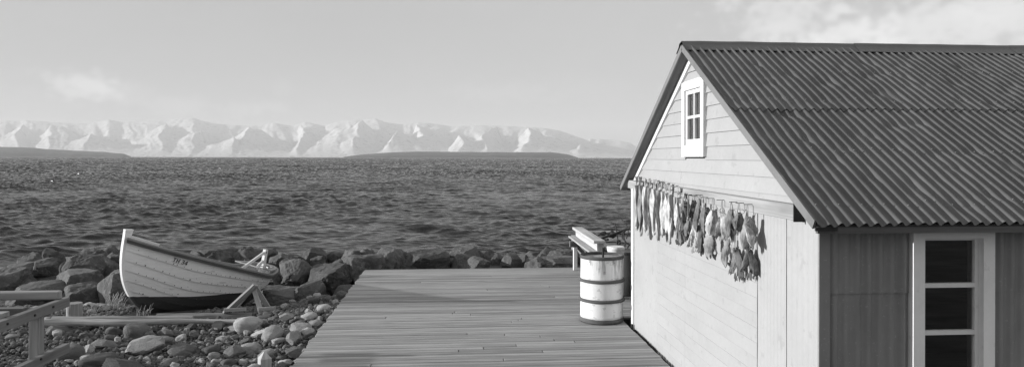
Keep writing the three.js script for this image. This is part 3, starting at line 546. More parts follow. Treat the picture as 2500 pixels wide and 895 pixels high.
// ------------------------------------------------------------------ logs, post, sawhorse, timber frame
const M_drift = M(0.46, { map: woodMap, bump: woodBump, bs: 0.006, rough: 0.9 }), M_driftDark = M(0.17, { map: woodMap, bump: woodBump, bs: 0.006, rough: 0.9 });
function logGeo(a, b, r0, r1, seed, bend = 0.04) {
  const dir = b.clone().sub(a), L = dir.length(), e = dir.clone().normalize(), s = e.clone().cross(V(0, 1, 0)).normalize(), u = s.clone().cross(e);
  const body = grid(20, 40, (i, j) => {
    const t = i * 2 * Math.PI, r = lerp(r0, r1, j) * (1 + 0.08 * n3(Math.cos(t) * 1.3 + seed, j * L * 2, Math.sin(t) * 1.3) + 0.09 * n3(Math.cos(t) * 4, j * L * 6 + seed, Math.sin(t) * 4) + 0.12 * n3(seed * 3.3, j * L * 1.6, 1) + 0.5 * Math.pow(Math.max(0, n3(Math.cos(t) * 2 + 7, j * L * 3.1, Math.sin(t) * 2 + seed)), 3));
    const c = a.clone().addScaledVector(e, j * L).addScaledVector(s, bend * n3(j * 2, seed, 1)).addScaledVector(u, bend * 0.4 * n3(j * 2, seed, 5) + r * Math.sin(t)).addScaledVector(s, r * Math.cos(t));
    return [c.x, c.y, c.z, j * L * 0.55 + seed, i * 1.0];
  });
  const cap = (j) => { const p = body.attributes.position, pts = []; for (let i = 0; i < 20; i++) pts.push(V().fromBufferAttribute(p, j * 21 + i)); const c = pts.reduce((q, w) => q.add(w), V(0, 0, 0)).multiplyScalar(1 / 20); const v = [], uv = []; for (let i = 0; i < 20; i++) { const q = pts[i], w = pts[(i + 1) % 20]; v.push(c.x, c.y, c.z, q.x, q.y, q.z, w.x, w.y, w.z); uv.push(0.1, 0.1, 0.1 + 0.1 * Math.cos(i / 3.18), 0.1 + 0.1 * Math.sin(i / 3.18), 0.1 + 0.1 * Math.cos((i + 1) / 3.18), 0.1 + 0.1 * Math.sin((i + 1) / 3.18)); } const g = new THREE.BufferGeometry(); g.setAttribute('position', new THREE.Float32BufferAttribute(v, 3)); g.setAttribute('uv', new THREE.Float32BufferAttribute(uv, 2)); g.computeVertexNormals(); return g; };
  return mergeGeometries([body.toNonIndexed(), cap(0), cap(40)]);
}
const log = (name, p, q, r0, r1, m, label, seed, bend) => tag(part(name, logGeo(P(...p), P(...q), r0, r1, seed, bend), m), label, 'log', 'driftwood logs');
log('driftwood_log', [104, 789, 10.1], [622, 783, 10.25], 0.058, 0.030, M_drift, 'long pale driftwood pole lying across the beach in front of the boat', 1, 0.16);
log('driftwood_log', [126, 780, 10.35], [470, 776, 10.55], 0.05, 0.04, M_drift, 'second pale pole lying just behind the long driftwood pole', 2, 0.05);
log('driftwood_log', [382, 774, 10.75], [616, 772, 10.85], 0.055, 0.058, M(0.27, { map: woodMap, bump: woodBump, bs: 0.006 }), 'grey log lying under the middle of the boat', 3, 0.02);
log('driftwood_log', [560, 780, 11.0], [662, 777, 11.15], 0.05, 0.05, M_driftDark, 'short dark log in front of the white sawhorse', 4, 0.02);
log('driftwood_log', [120, 809, 9.9], [215, 812, 10.4], 0.085, 0.08, M_driftDark, 'thick dark log with its cut end towards the viewer by the timber frame', 5, 0.02);
log('driftwood_log', [528, 796, 10.15], [590, 790, 11.0], 0.075, 0.07, M_driftDark, 'thick dark log end poking out under the poles near the sawhorse', 6, 0.01);
{ const b = P(179, 772, 10.5); const g = logGeo(V(b.x, land(b.x, b.z) - 0.1, b.z), V(b.x + 0.01, P(179, 739, 10.5).y, b.z), 0.095, 0.098, 8, 0.01); tag(part('mooring_post', g, M(0.33, { map: woodMap, bump: woodBump, bs: 0.006 })), 'short sawn round post behind the driftwood poles', 'post'); }
{ // squared stake with a bevelled top
  const c = P(645, 880, 8.35), w = 0.062, yb = land(c.x, c.z) - 0.2, yt = P(0, 872, 8.35).y, yp = P(0, 855, 8.35).y;
  const g = new ConvexGeometry([V(-w, yb - c.y, -w), V(w, yb - c.y, -w), V(w, yb - c.y, w), V(-w, yb - c.y, w), V(-w, yt - c.y, -w), V(w, yt - c.y, -w), V(w, yt - c.y, w), V(-w, yt - c.y, w), V(-0.004, yp - c.y, 0), V(0.006, yp - c.y, 0.004)]);
  const o = part('wooden_stake', triUV(g, 0.55, 1), M(0.62, { map: woodMap, bump: woodBump, bs: 0.004 })); o.position.copy(c); o.rotation.y = 0.62; tag(o, 'pale squared stake with a pointed top near the deck edge', 'stake');
}
{ // sawhorse: two crossed leg pairs of boards with rails, leaning against the stern
  const t = group('sawhorse'); tag(t, 'pale timber sawhorse propped beside the boat stern', 'sawhorse'); const m = M(0.46, { map: woodMap, bump: woodBump, bs: 0.003 });
  const d = 10.75, B = (n, a, b, w, h, up) => partN(n, beam(P(...a), P(...b), w, h, 0.003, up), m, t), n = V(0.2, 0.3, 1).normalize();
  B('leg', [624, 695, d + 0.02], [549, 764, d + 0.06], 0.035, 0.115, V(0.7, 0.7, 0.15).normalize());
  B('leg', [617, 699, d + 0.10], [637, 765, d + 0.0], 0.03, 0.07, n.clone().cross(V(0, 1, 0)));
  B('leg', [624, 702, d + 0.14], [664, 766, d + 0.34], 0.03, 0.07, n.clone().cross(V(0, 1, 0)));
  B('leg', [612, 704, d + 0.34], [560, 766, d + 0.42], 0.03, 0.08, V(0.7, 0.7, 0.15).normalize());
  B('foot_rail', [546, 757, d - 0.02], [600, 754, d + 0.02], 0.03, 0.05); B('foot_rail', [629, 755, d - 0.04], [672, 752, d + 0.06], 0.03, 0.055);
  B('ground_strip', [626, 769, d + 0.02], [688, 766, d + 0.2], 0.06, 0.022);
}
{ // timber frame at the lower left
  const t = group('jetty_trestle'); tag(t, 'bolted timber frame of rails and posts at the lower left corner', 'frame'); const m = M(0.22, { map: woodMap, bump: woodBump, bs: 0.004 }), mt = M(0.36, { map: woodMap, bump: woodBump, bs: 0.004 });
  const e = P(161, 741, 7.9), dir = V(0.075, 0, 1).normalize(), g0 = land(e.x, e.z);
  const on = (a, y) => { const q = e.clone().addScaledVector(dir, a); q.y = y; return q; };
  const yT = P(0, 735.5, 7.9).y, yL = P(0, 848, 7.9).y;
  const top = partN('top_rail', beam(on(0, yT), on(3.2, yT), 0.07, 0.102), m, t); partN('lower_rail', beam(on(0, yL), on(3.2, yL), 0.07, 0.10), m, t);
  for (const a of [0.42, 1.22, 2.4]) { const b = on(a, 0); b.x -= 0.085; const o = partN('post', beam(V(b.x, g0 - 0.12, b.z), V(b.x, yT + 0.03, b.z), 0.10, 0.10, 0.005, V(0, 0, 1)), a > 1 ? m : mt, t); }
  const c1 = on(0.12, P(0, 733, 7.9).y); partN('cross_beam', beam(V(c1.x + 0.0, yT + 0.052 + 0.045, c1.z), V(c1.x - 3.2, yT + 0.10, c1.z + 0.25), 0.085, 0.09, 0.012), mt, t);
  const c2 = on(1.0, yT); partN('cross_beam', beam(V(c2.x - 0.04, yT + 0.075, c2.z), V(c2.x - 2.4, yT + 0.075, c2.z + 0.2), 0.12, 0.045), mt, t);
  const c3 = on(0.5, yT); partN('cross_beam', beam(V(c3.x - 0.15, yT + 0.005, c3.z), V(c3.x - 2.6, yT - 0.0, c3.z + 0.22), 0.09, 0.07), M_driftDark, t);
  const l3 = on(1.05, yL); partN('cross_beam', beam(V(l3.x - 0.14, yL + 0.03, l3.z), V(l3.x - 2.6, yL + 0.03, l3.z + 0.2), 0.10, 0.09), M_driftDark, t);
  for (const [a, y] of [[0.33, yT + 0.012], [0.66, yT - 0.005], [1.1, yT + 0.01], [0.36, yL + 0.22], [0.55, yL + 0.03]]) { const h = new THREE.CylinderGeometry(0.012, 0.012, 0.012, 8); h.rotateZ(Math.PI / 2); const q = on(a, y); h.translate(q.x + 0.04, q.y, q.z); partN('bolt_head', h, M_iron, t); }
}

// ------------------------------------------------------------------ beach stones
{
  const r = rng(2024), kinds = []; // egg shaped, worn smooth
  for (let k = 0; k < 14; k++) {
    let g = new THREE.IcosahedronGeometry(1, 6); g.deleteAttribute('uv'); g.deleteAttribute('normal'); g = mergeVertices(g, 1e-4); const p = g.attributes.position, e = 2.2 + 1.3 * r(), asym = (r() - 0.5) * 0.5;
    for (let i = 0; i < p.count; i++) { const x = p.getX(i), y = p.getY(i), z = p.getZ(i), l = Math.pow(Math.abs(x) ** e + Math.abs(y) ** e + Math.abs(z) ** e, -1 / e), f = l * (1 + 0.28 * n3(x * 0.9 + k * 5, y * 0.9, z * 0.9) + 0.10 * n3(x * 2.2 + k, y * 2.2, z * 2.2) + 0.02 * n3(x * 7, y * 7 + k, z * 7)); p.setXYZ(i, x * f * (1 + asym * z), y * f * (1 - 0.3 * asym * x), z * f); }
    if (k % 2) { kinds.push(rock(1500 + k, 0.95, 0.95, 0.95, 6, 0.07, 16)); continue; }
    g.computeVertexNormals(); const uv = new Float32Array(p.count * 2); for (let i = 0; i < p.count; i++) { uv[i * 2] = p.getX(i) * 0.4 + p.getY(i) * 0.3 + k * 0.2; uv[i * 2 + 1] = p.getZ(i) * 0.4 - p.getY(i) * 0.3; } g.setAttribute('uv', new THREE.BufferAttribute(uv, 2)); kinds.push(g);
  }
  const mats = [0.10, 0.145, 0.22, 0.34, 0.50].map((a) => M(a, { map: stoneMap, bump: rockBump, bs: 0.014, rough: 0.9 })), placed = [];
  const free = (x, z, rr, k = 0.82) => { for (const [a, b, c] of placed) if ((a - x) ** 2 + (b - z) ** 2 < ((c + rr) * k) ** 2) return false; return true; };
  const blocked = (x, z, rr) => { // deck, boat
    const d = -z, edge = C0.x + (z - C0.z) * Math.tan(TD); if (x > edge + 0.03 + rr * 0.15) return true; // half under the deck's side is fine
    const bx = x + 5.0, bz = z + 12.0, u = bx * 0.47 - bz * 0.88, w = bx * 0.88 + bz * 0.47; if (Math.abs(w) < 0.40 && Math.abs(u) < 1.5) return true; return false; };
  const put = (x, z, rr, label, grp, opt = {}) => {
    const o = part('beach_stone', kinds[Math.floor(r() * 14)], mats[opt.tone ?? clamp(Math.floor(r() * 5), 0, 4)]);
    const fl = opt.flat ?? 0.5 + 0.4 * r(), sx = rr * (1.0 + 0.35 * r()), sz = rr * (0.75 + 0.25 * r());
    o.scale.set(sx, rr * fl, sz); o.rotation.set((r() - 0.5) * 0.5, opt.turn ?? r() * 6.28, (r() - 0.5) * 0.5);
    if (grp) { const ti = mats.indexOf(o.material); label = `${rr > 0.1 ? 'big' : rr > 0.075 ? 'middling' : rr > 0.05 ? 'small' : 'tiny'} ${ti < 2 ? 'dark' : ti < 3 ? 'grey' : 'pale'} ${fl < 0.6 ? 'flat' : fl < 0.75 ? 'oval' : 'plump'} ${label}`; }
    o.position.set(x, land(x, z) + rr * fl * (0.45 + 0.25 * r()) + (opt.up ?? 0), z); placed.push([x, z, rr]); tag(o, label, 'stone', grp);
  };
  // the ones that stand out
  const named = [[350, 846, 108, 0.62, 3, 0.15, 'largest pale boulder-like stone in front of the driftwood poles'], [392, 833, 60, 0.5, 2, 0.5, 'rounded stone touching the largest pale stone on its right'], [605, 797, 62, 0.75, 4, 0.3, 'big pale egg shaped stone near the sawhorse'], [645, 810, 78, 0.45, 4, -0.5, 'long pale stone slanting up towards the deck'],
    [664, 822, 50, 0.95, 3, 1.1, 'upright grey stone between the pale egg stone and the deck'], [714, 829, 56, 0.85, 3, 0.2, 'plump stone beside the deck edge'], [735, 798, 74, 0.45, 3, -0.45, 'long rounded stone lying up against the deck edge'], [752, 812, 44, 0.7, 4, 0.3, 'pale flat faced stone right at the deck edge'],
    [570, 862, 52, 0.8, 2, 0.3, 'round grey stone in the foreground shingle'], [440, 856, 68, 0.55, 1, 0.1, 'flat dark stone right of the largest pale one'], [415, 885, 56, 0.6, 1, 0.4, 'dark round stone at the bottom edge below the flat one'], [300, 888, 120, 0.4, 0, 0.1, 'wide dark stone at the bottom edge'], [240, 880, 70, 0.5, 0, 0.4, 'dark stone at the bottom edge right of the frame'], [170, 868, 70, 0.8, 1, 0.5, 'dark blocky stone at the foot of the timber frame'], [725, 858, 76, 0.5, 1, 0.6, 'dark slanted stone half under the deck edge'], [610, 850, 50, 0.6, 3, 0.2, 'smooth grey stone left of the pointed stake'], [335, 812, 66, 0.7, 1, 0.0, 'dark square stone tucked under the driftwood pole'], [255, 838, 70, 0.4, 2, 0.2, 'flat speckled stone left of the largest pale stone'], [700, 775, 50, 0.6, 3, 0.5, 'pale stone high on the heap near the deck'], [752, 772, 40, 0.6, 4, 0.2, 'pale round stone touching the deck edge at the top of the heap'], [790, 752, 36, 0.6, 4, 0.2, 'small pale stone at the far top of the heap'], [770, 790, 36, 0.6, 3, 0.2, 'small pale stone wedged at the middle of the deck edge']];
  for (const [px, py, w, fl, tone, turn, label] of named) { let d = 9.3; for (let i = 0; i < 8; i++) { const q = P(px, py, d), y = land(q.x, q.z) + 0.3 * w / 2 / F * d; d *= (EYE - y) / (EYE - q.y); } const q = P(px, py, d); put(q.x, q.z, w / 2 / F * d * 0.86, label, null, { flat: fl, tone, turn }); }
  const zones = [ // how many, radius range, where, label
    [60, 0.06, 0.115, (x, d) => x > -3.95 + 0.05 * (d - 10) && d > 8, 'cobble in the heap against the deck', 'cobbles heaped against the deck'],
    [60, 0.045, 0.10, (x, d) => x < -4.3 && d > 7.8 && d < 10.2, 'cobble in the left foreground', 'cobbles in the left foreground'],
    [40, 0.06, 0.11, (x, d) => d > 10.3 && x < -5.4, 'cobble behind the driftwood poles left of the boat', 'cobbles behind the poles'],
    [120, 0.03, 0.055, (x, d) => x > -5.6 && d < 10.2, 'pebble in the middle of the shingle', 'pebbles of the shingle']];
  for (const [n, a, b, ok, label, grp] of zones) for (let i = 0, t = 0; i < n && t < 6000; t++) {
    const d = 7.7 + r() * 5, x = -7.6 + r() * 5.3, rr = a + (b - a) * r() * r(); if (Math.abs(x / d) > 0.73 || !ok(x, d) || blocked(x, -d, rr) || !free(x, -d, rr)) continue; put(x, -d, rr, label, grp, { up: rr > 0.07 ? 0 : 0.01 }); i++;
  }
  const N = 20000, im = new THREE.InstancedMesh(new THREE.IcosahedronGeometry(1, 2), M(0.15, { rough: 0.9, map: stoneMap }), N), m = new THREE.Matrix4(), q = new THREE.Quaternion(), col = new THREE.Color();
  for (let i = 0; i < N; i++) { let x, d; do { d = 7.2 + r() * 6.2; x = -8.8 + r() * 6.6; } while (blocked(x, -d, 0.02)); const s = 0.012 + 0.030 * r() * r(); q.setFromEuler(new THREE.Euler(r(), r() * 6, r())); m.compose(V(x, land(x, -d) - 0.01 + s * 0.3 + 0.012 * r(), -d), q, V(s * (1 + 0.5 * r()), s * (0.5 + 0.3 * r()), s)); im.setMatrixAt(i, m); const c = 0.5 + 1.0 * r(); col.setRGB(c, c, c); im.setColorAt(i, col); }
  im.name = 'shingle'; tag(im, 'fine grey shingle between the beach stones', null, null, 'stuff'); scene.add(im);
}
{ // dry grass
  const r = rng(88); for (const [px, py, d, n, h, label] of [[212, 752, 10.6, 26, 0.17, 'tuft of dry grass beside the sawn post'], [285, 752, 11.6, 34, 0.20, 'pale dry grass heap at the foot of the tall boulder'], [150, 748, 11.2, 14, 0.16, 'few dry grass blades behind the timber frame'], [345, 752, 10.9, 12, 0.13, 'thin grass blades under the boat bow']]) {
    const c = P(px, py, d), gs = []; for (let i = 0; i < n; i++) { const x = c.x + (r() - 0.5) * (n > 40 ? 0.5 : 0.2), z = c.z + (r() - 0.5) * 0.2, y = land(x, z) - 0.02, hh = h * (0.5 + 0.7 * r()) + 0.06, lx = (r() - 0.35) * h * 0.9, lz = (r() - 0.5) * h * 0.6; gs.push(tube([V(x, y, z), V(x + lx * 0.3, y + hh * 0.6, z + lz * 0.3), V(x + lx, y + hh, z + lz)], 0.0032, 5, 4)); }
    tag(part('grass_tuft', mergeGeometries(gs), M(0.34, { rough: 0.9 })), label, 'grass');
  }
}

// ------------------------------------------------------------------ the boat
{
  const L = 2.98, Bm = 0.56, stemTop = V(0, 0, 0);
  const sheer = (s) => 1.215 - 0.60 * Math.pow(clamp(s / 0.86), 0.92) + 0.06 * ss(0.82, 1.02, s);
  const half = (s) => Bm * (s < 0.48 ? Math.pow(Math.sin(clamp(s / 0.48) * Math.PI / 2), 0.85) : Math.pow(clamp(1 - Math.pow((s - 0.48) / 0.52, 4.0)), 0.55));
  const keel = (s) => 0.06 * Math.pow(1 - s, 6) + 0.05 * ss(0.85, 1, s);
  function hull(s, q) { // s bow to stern, q keel to gunwale: point in the boat's own axes (near side z > 0)
    const b = half(s), y0 = keel(s), y1 = sheer(s), full = ss(0.02, 0.4, s) * (1 - 0.75 * ss(0.65, 1, s));
    const e = lerp(1.0, 0.62, full), ey = lerp(1.15, 1.75, full);
    const y = y0 + (y1 - y0) * Math.pow(q, ey), z = b * Math.pow(q, e) * (1 - 0.05 * full * q);
    const fx = Math.pow(1 - s, 3) * 0.55 * Math.pow(1 - q, 2.6), bx = -Math.pow(s, 4) * 0.50 * Math.pow(1 - q, 1.25);
    return V(s * L + fx + bx, y, z + 0.012);
  }
  const boat = group('rowing_boat'); tag(boat, 'white clinker rowing boat with black bottom drawn up on the beach', 'boat');
  // paint: white topsides over a black bottom, chipped along the line
  const paint = tex(1024, 1024, (u, v) => { const y = v * 1.4, a = f1(u, v, 10, 6, 5), b = f2(u, v, 70, 40, 3), c = f3(u, v, 12, 30, 4), line = 0.315 + 0.045 * u + 0.012 * (a - 0.5); if (y < line) return 0.035 + 0.03 * a; let t = 0.93 + 0.14 * (a - 0.5) + 0.06 * (b - 0.5); t -= 0.3 * ss(0.70, 0.8, c); return t; });
  const M_hull = M(0.88, { map: paint, bump: woodBump, bs: 0.002, rough: 0.6 }), M_gun = M(0.10, { map: woodMap, bump: woodBump, bs: 0.002, rough: 0.6 }), M_in = M(0.42, { map: woodMap, bump: woodBump, bs: 0.003, rough: 0.8 }), M_bwhite = M(0.74, { map: paintMap, bump: woodBump, bs: 0.002, rough: 0.6 });
  const qs = [0.0, 0.20, 0.36, 0.50, 0.63, 0.75, 0.87, 1.0], NS = 44;
  for (const side of [1, -1]) for (let k = 0; k < 7; k++) {
    const g = grid(NS, 7, (u, v) => { // closed section: outer face up, inner face down
      const s = 0.004 + 0.992 * u, out = v < 0.5, w = out ? v / (3 / 7) : 1 - (v - 4 / 7) / (3 / 7), q = lerp(qs[k], qs[k + 1] + (k < 6 ? 0.016 : 0), clamp(w));
      const p = hull(s, clamp(q)), p2 = hull(s, clamp(q + 0.01)), p3 = hull(Math.min(1, s + 0.01), clamp(q));
      const n = p3.sub(p).cross(p2.sub(p)).normalize(); if (n.z < 0) n.negate();
      const thick = out ? (k ? 0.020 * (1 - clamp(w)) : 0.004) + 0.002 : -0.010;
      p.addScaledVector(n, thick * Math.min(1, half(s) * 9)); return [p.x, p.y, p.z * side, p.x / L * 0.98 + 0.01, p.y / 1.4];
    });
    const o = partN('strake', toCreasedNormals(g, 0.7), M_hull, boat);
    if (side > 0 && k > 1) { // clench nails along the lower lap
      const r = rng(60 + k), gs = []; for (let i = 0; i < 26; i++) { const s = 0.05 + 0.9 * (i + 0.6 * r()) / 26, q = qs[k] + 0.012 + (r() < 0.12 ? 0.03 : 0), p = hull(s, q), p2 = hull(s, q + 0.01), p3 = hull(s + 0.01, q), n = p3.sub(p).cross(p2.sub(p)).normalize(); if (n.z < 0) n.negate(); const sz = 0.005 + 0.006 * r() * r(); const c = new THREE.IcosahedronGeometry(sz, 1); c.scale(1, 1.2, 0.6); p.addScaledVector(n, 0.022); c.translate(p.x, p.y, p.z); gs.push(c); }
      const nn = part('clench_nails', mergeGeometries(gs), M_rust, o); tag(nn, null, null, null, 'stuff');
    }
  }
  for (const side of [1, -1]) partN('inner_lining', grid(40, 12, (u, v) => { const s = 0.03 + 0.945 * u, q = 0.06 + 0.925 * v, p = hull(s, q); return [p.x, p.y + 0.012, Math.max(0.001, p.z - 0.024) * side, s * 2, q]; }), M_in, boat);
  // stem and sternpost: follow the profile of the ends
  const end = (s, w, ext, dx) => { const pts = []; for (let i = 0; i <= 16; i++) { const q = i / 16, p = hull(s, q); pts.push([p.x, p.y]); } const gs = [];
    if (ext) { const t = pts[pts.length - 1]; pts.push([t[0] - 0.004, t[1] + ext]); }
    const f = (i) => { const [x, y] = pts[i]; return [x, y]; };
    const v = []; for (let i = 0; i < pts.length - 1; i++) { const [x0, y0] = f(i), [x1, y1] = f(i + 1), a0 = x0 - 0.03 * dx, b0 = x0 + 0.07 * dx, a1 = x1 - 0.03 * dx, b1 = x1 + (ext && i >= 15 ? 0.105 : 0.07) * dx; gs.push(hex([[a0, y0, -w], [b0, y0, -w], [b0, y0, w], [a0, y0, w], [a1, y1, -w], [b1, y1, -w], [b1, y1, w], [a1, y1, w]].map((q) => q), 0.55, 1)); } return mergeGeometries(gs); };
  const hullUV = (g) => { const p = g.attributes.position, uv = g.attributes.uv; for (let i = 0; i < p.count; i++) uv.setXY(i, clamp(p.getX(i) / L * 0.9 + 0.05), clamp(p.getY(i) / 1.4, 0, 0.99)); return g; };
  part('stem', hullUV(end(0, 0.026, 0.13, 1)), M_hull, boat);
  part('sternpost', hullUV(end(1, 0.026, 0, -1)), M_hull, boat);
  { const k = []; for (let i = 0; i <= 20; i++) k.push(V(lerp(0.5, L - 0.50, i / 20), -0.02 + 0.05 * Math.pow(1 - i / 20, 8), 0)); const gs = []; for (let i = 0; i < 20; i++) gs.push(beam(k[i], k[i + 1], 0.05, 0.09, 0.001)); part('keel', mergeGeometries(gs), M(0.03, { map: woodMap }), boat); }
  for (const side of [1, -1]) { // gunwale: dark rubbing strake outside, paler capping
    const strip = (o0, o1, y0, y1) => { const ring = [[o0, y0], [o1, y0], [o1, y1], [o0, y1], [o0, y0]]; return grid(4, 60, (i, j) => { const s = 0.006 + 0.988 * j, p = hull(s, 1), p3 = hull(Math.min(1, s + 0.008), 1), t = p3.sub(hull(Math.max(0, s - 0.0), 1)); const n = V(-t.z, 0, t.x).normalize(); if (n.z < 0) n.negate(); const [o, y] = ring[Math.round(i * 4)]; p.addScaledVector(n, o); p.y += y; return [p.x, p.y, Math.max(0.002, p.z) * side, s * 3, i * 0.2]; }); };
    partN('rubbing_strake', toCreasedNormals(strip(0.012, 0.045, -0.055, -0.008), 0.6), M_gun, boat);
    partN('gunwale_cap', toCreasedNormals(strip(-0.05, 0.038, -0.006, 0.018), 0.6), M(0.34, { map: woodMap, bump: woodBump, bs: 0.002 }), boat);
  }
  // stern capping, thwarts, bottom boards, ribs
  { const sh = []; for (let i = 0; i <= 24; i++) { const s = 0.86 + 0.137 * (i / 24), p = hull(s, 1); sh.push([p.x, p.z]); } const g = []; const pts = [...sh.map(([x, z]) => new THREE.Vector2(x, z)), ...sh.slice().reverse().map(([x, z]) => new THREE.Vector2(x, -z))];
    const inner = sh.map(([x, z]) => new THREE.Vector2(Math.min(x, L * 0.955) - 0.0, z * 0.80)); const shape = new THREE.Shape(pts); shape.holes.push(new THREE.Path([...inner, ...inner.slice().reverse().map((p) => new THREE.Vector2(p.x, -p.y))].map((p) => new THREE.Vector2(Math.max(p.x, hull(0.86, 1).x + 0.004), p.y))));
    const e = new THREE.ExtrudeGeometry(shape, { depth: 0.02, bevelEnabled: false }); e.rotateX(Math.PI / 2); e.translate(0, sheer(0.97) + 0.040, 0); part('stern_cap', triUV(e, 0.5), M(0.42, { map: woodMap, bump: woodBump, bs: 0.003 }), boat); }
  for (const [s, w, y] of [[0.30, 0.2, 0.80], [0.55, 0.22, 0.64], [0.76, 0.22, 0.50], [0.90, 0.2, 0.47]]) { const b = half(s) * 0.80; const o = partN('thwart', plank(w, 0.028, b * 2, 0.004), M(0.62, { map: woodMap, bump: woodBump, bs: 0.003 }), boat); o.position.set(s * L, y, 0); }
  for (let k = 0; k < 5; k++) { const o = partN('bottom_board', plank(L * 0.42, 0.015, 0.085, 0.003), M_in, boat); o.position.set(L * 0.53, 0.15 + 0.012 * Math.abs(k - 2), (k - 2) * 0.09); }
  for (let i = 0; i < 9; i++) { const s = 0.14 + i * 0.094; for (const side of [1, -1]) { const pts = []; for (let j = 0; j <= 8; j++) { const p = hull(s, 0.12 + 0.86 * j / 8); pts.push(V(p.x, p.y, Math.max(0, p.z - 0.028) * side)); } partN('rib', tube(pts, 0.012, 12, 5), M_in, boat); } }
  // white tiller fitting standing on the stern
  { const y = sheer(0.95) + 0.03, x = L * 0.945; const g = new THREE.Group(); g.name = 'stern_fitting'; boat.add(g); part('upright', box(x - 0.03, x + 0.03, y - 0.12, y + 0.30, -0.045, 0.02, 1), M_bwhite, g); part('tiller_arm', beam(V(x - 0.02, y + 0.24, -0.02), V(x - 0.58, y - 0.06, 0.03), 0.035, 0.05), M_bwhite, g); part('stay', beam(V(x - 0.03, y + 0.09, 0), V(x - 0.2, y - 0.04, 0.02), 0.03, 0.06), M_bwhite, g); const h = new THREE.CylinderGeometry(0.012, 0.012, 0.006, 10); h.rotateX(Math.PI / 2); h.translate(x - 0.006, y + 0.25, 0.023); part('bolt_hole', h, M_iron, g); }
  { const e = partN('bow_wash_board', beam(V(0.07, sheer(0.02) + 0.035, 0.03), V(0.44, sheer(0.14) + 0.03, 0.20), 0.02, 0.05), M_bwhite, boat); }
  // registration on the bow
  const font = await new FontLoader().loadAsync('fonts/droid/droid_sans_bold.typeface.json');
  const tg = new TextGeometry('TH 34', { font, size: 0.064, depth: 0.002, curveSegments: 4 }); tg.computeBoundingBox(); tg.translate(-tg.boundingBox.max.x / 2, -0.028, 0);
  const s0 = 0.235, q0 = 0.925, c = hull(s0, q0), ex = hull(s0 + 0.05, q0).sub(hull(s0 - 0.05, q0)).normalize(), ey0 = hull(s0, q0 + 0.03).sub(hull(s0, q0 - 0.03)), nz = ex.clone().cross(ey0).normalize(), ey = nz.clone().cross(ex);
  tg.applyMatrix4(new THREE.Matrix4().makeBasis(ex, ey, nz).setPosition(c.clone().addScaledVector(nz, 0.0285))); part('registration_number', tg, M(0.02), boat);
  const pl = chamfer(0.24, 0.075, 0.012, 0.003); pl.applyMatrix4(new THREE.Matrix4().makeBasis(ex, ey, nz).setPosition(c.clone().addScaledVector(nz, 0.022))); part('number_patch', triUV(pl, 0.5), M(0.82, { map: paintMap }), boat);
  // stand it on the beach: bow towards the viewer's left, stern lower towards the water
  const bow = P(346, 770, 11.1), ps = 62 * Math.PI / 180;
  boat.rotation.order = 'YXZ'; boat.rotation.set(0.12, ps, -0.095);
  const foot = V(0.5, 0, 0).applyEuler(boat.rotation); boat.position.copy(bow).sub(foot);
  boat.updateMatrixWorld(true);
}

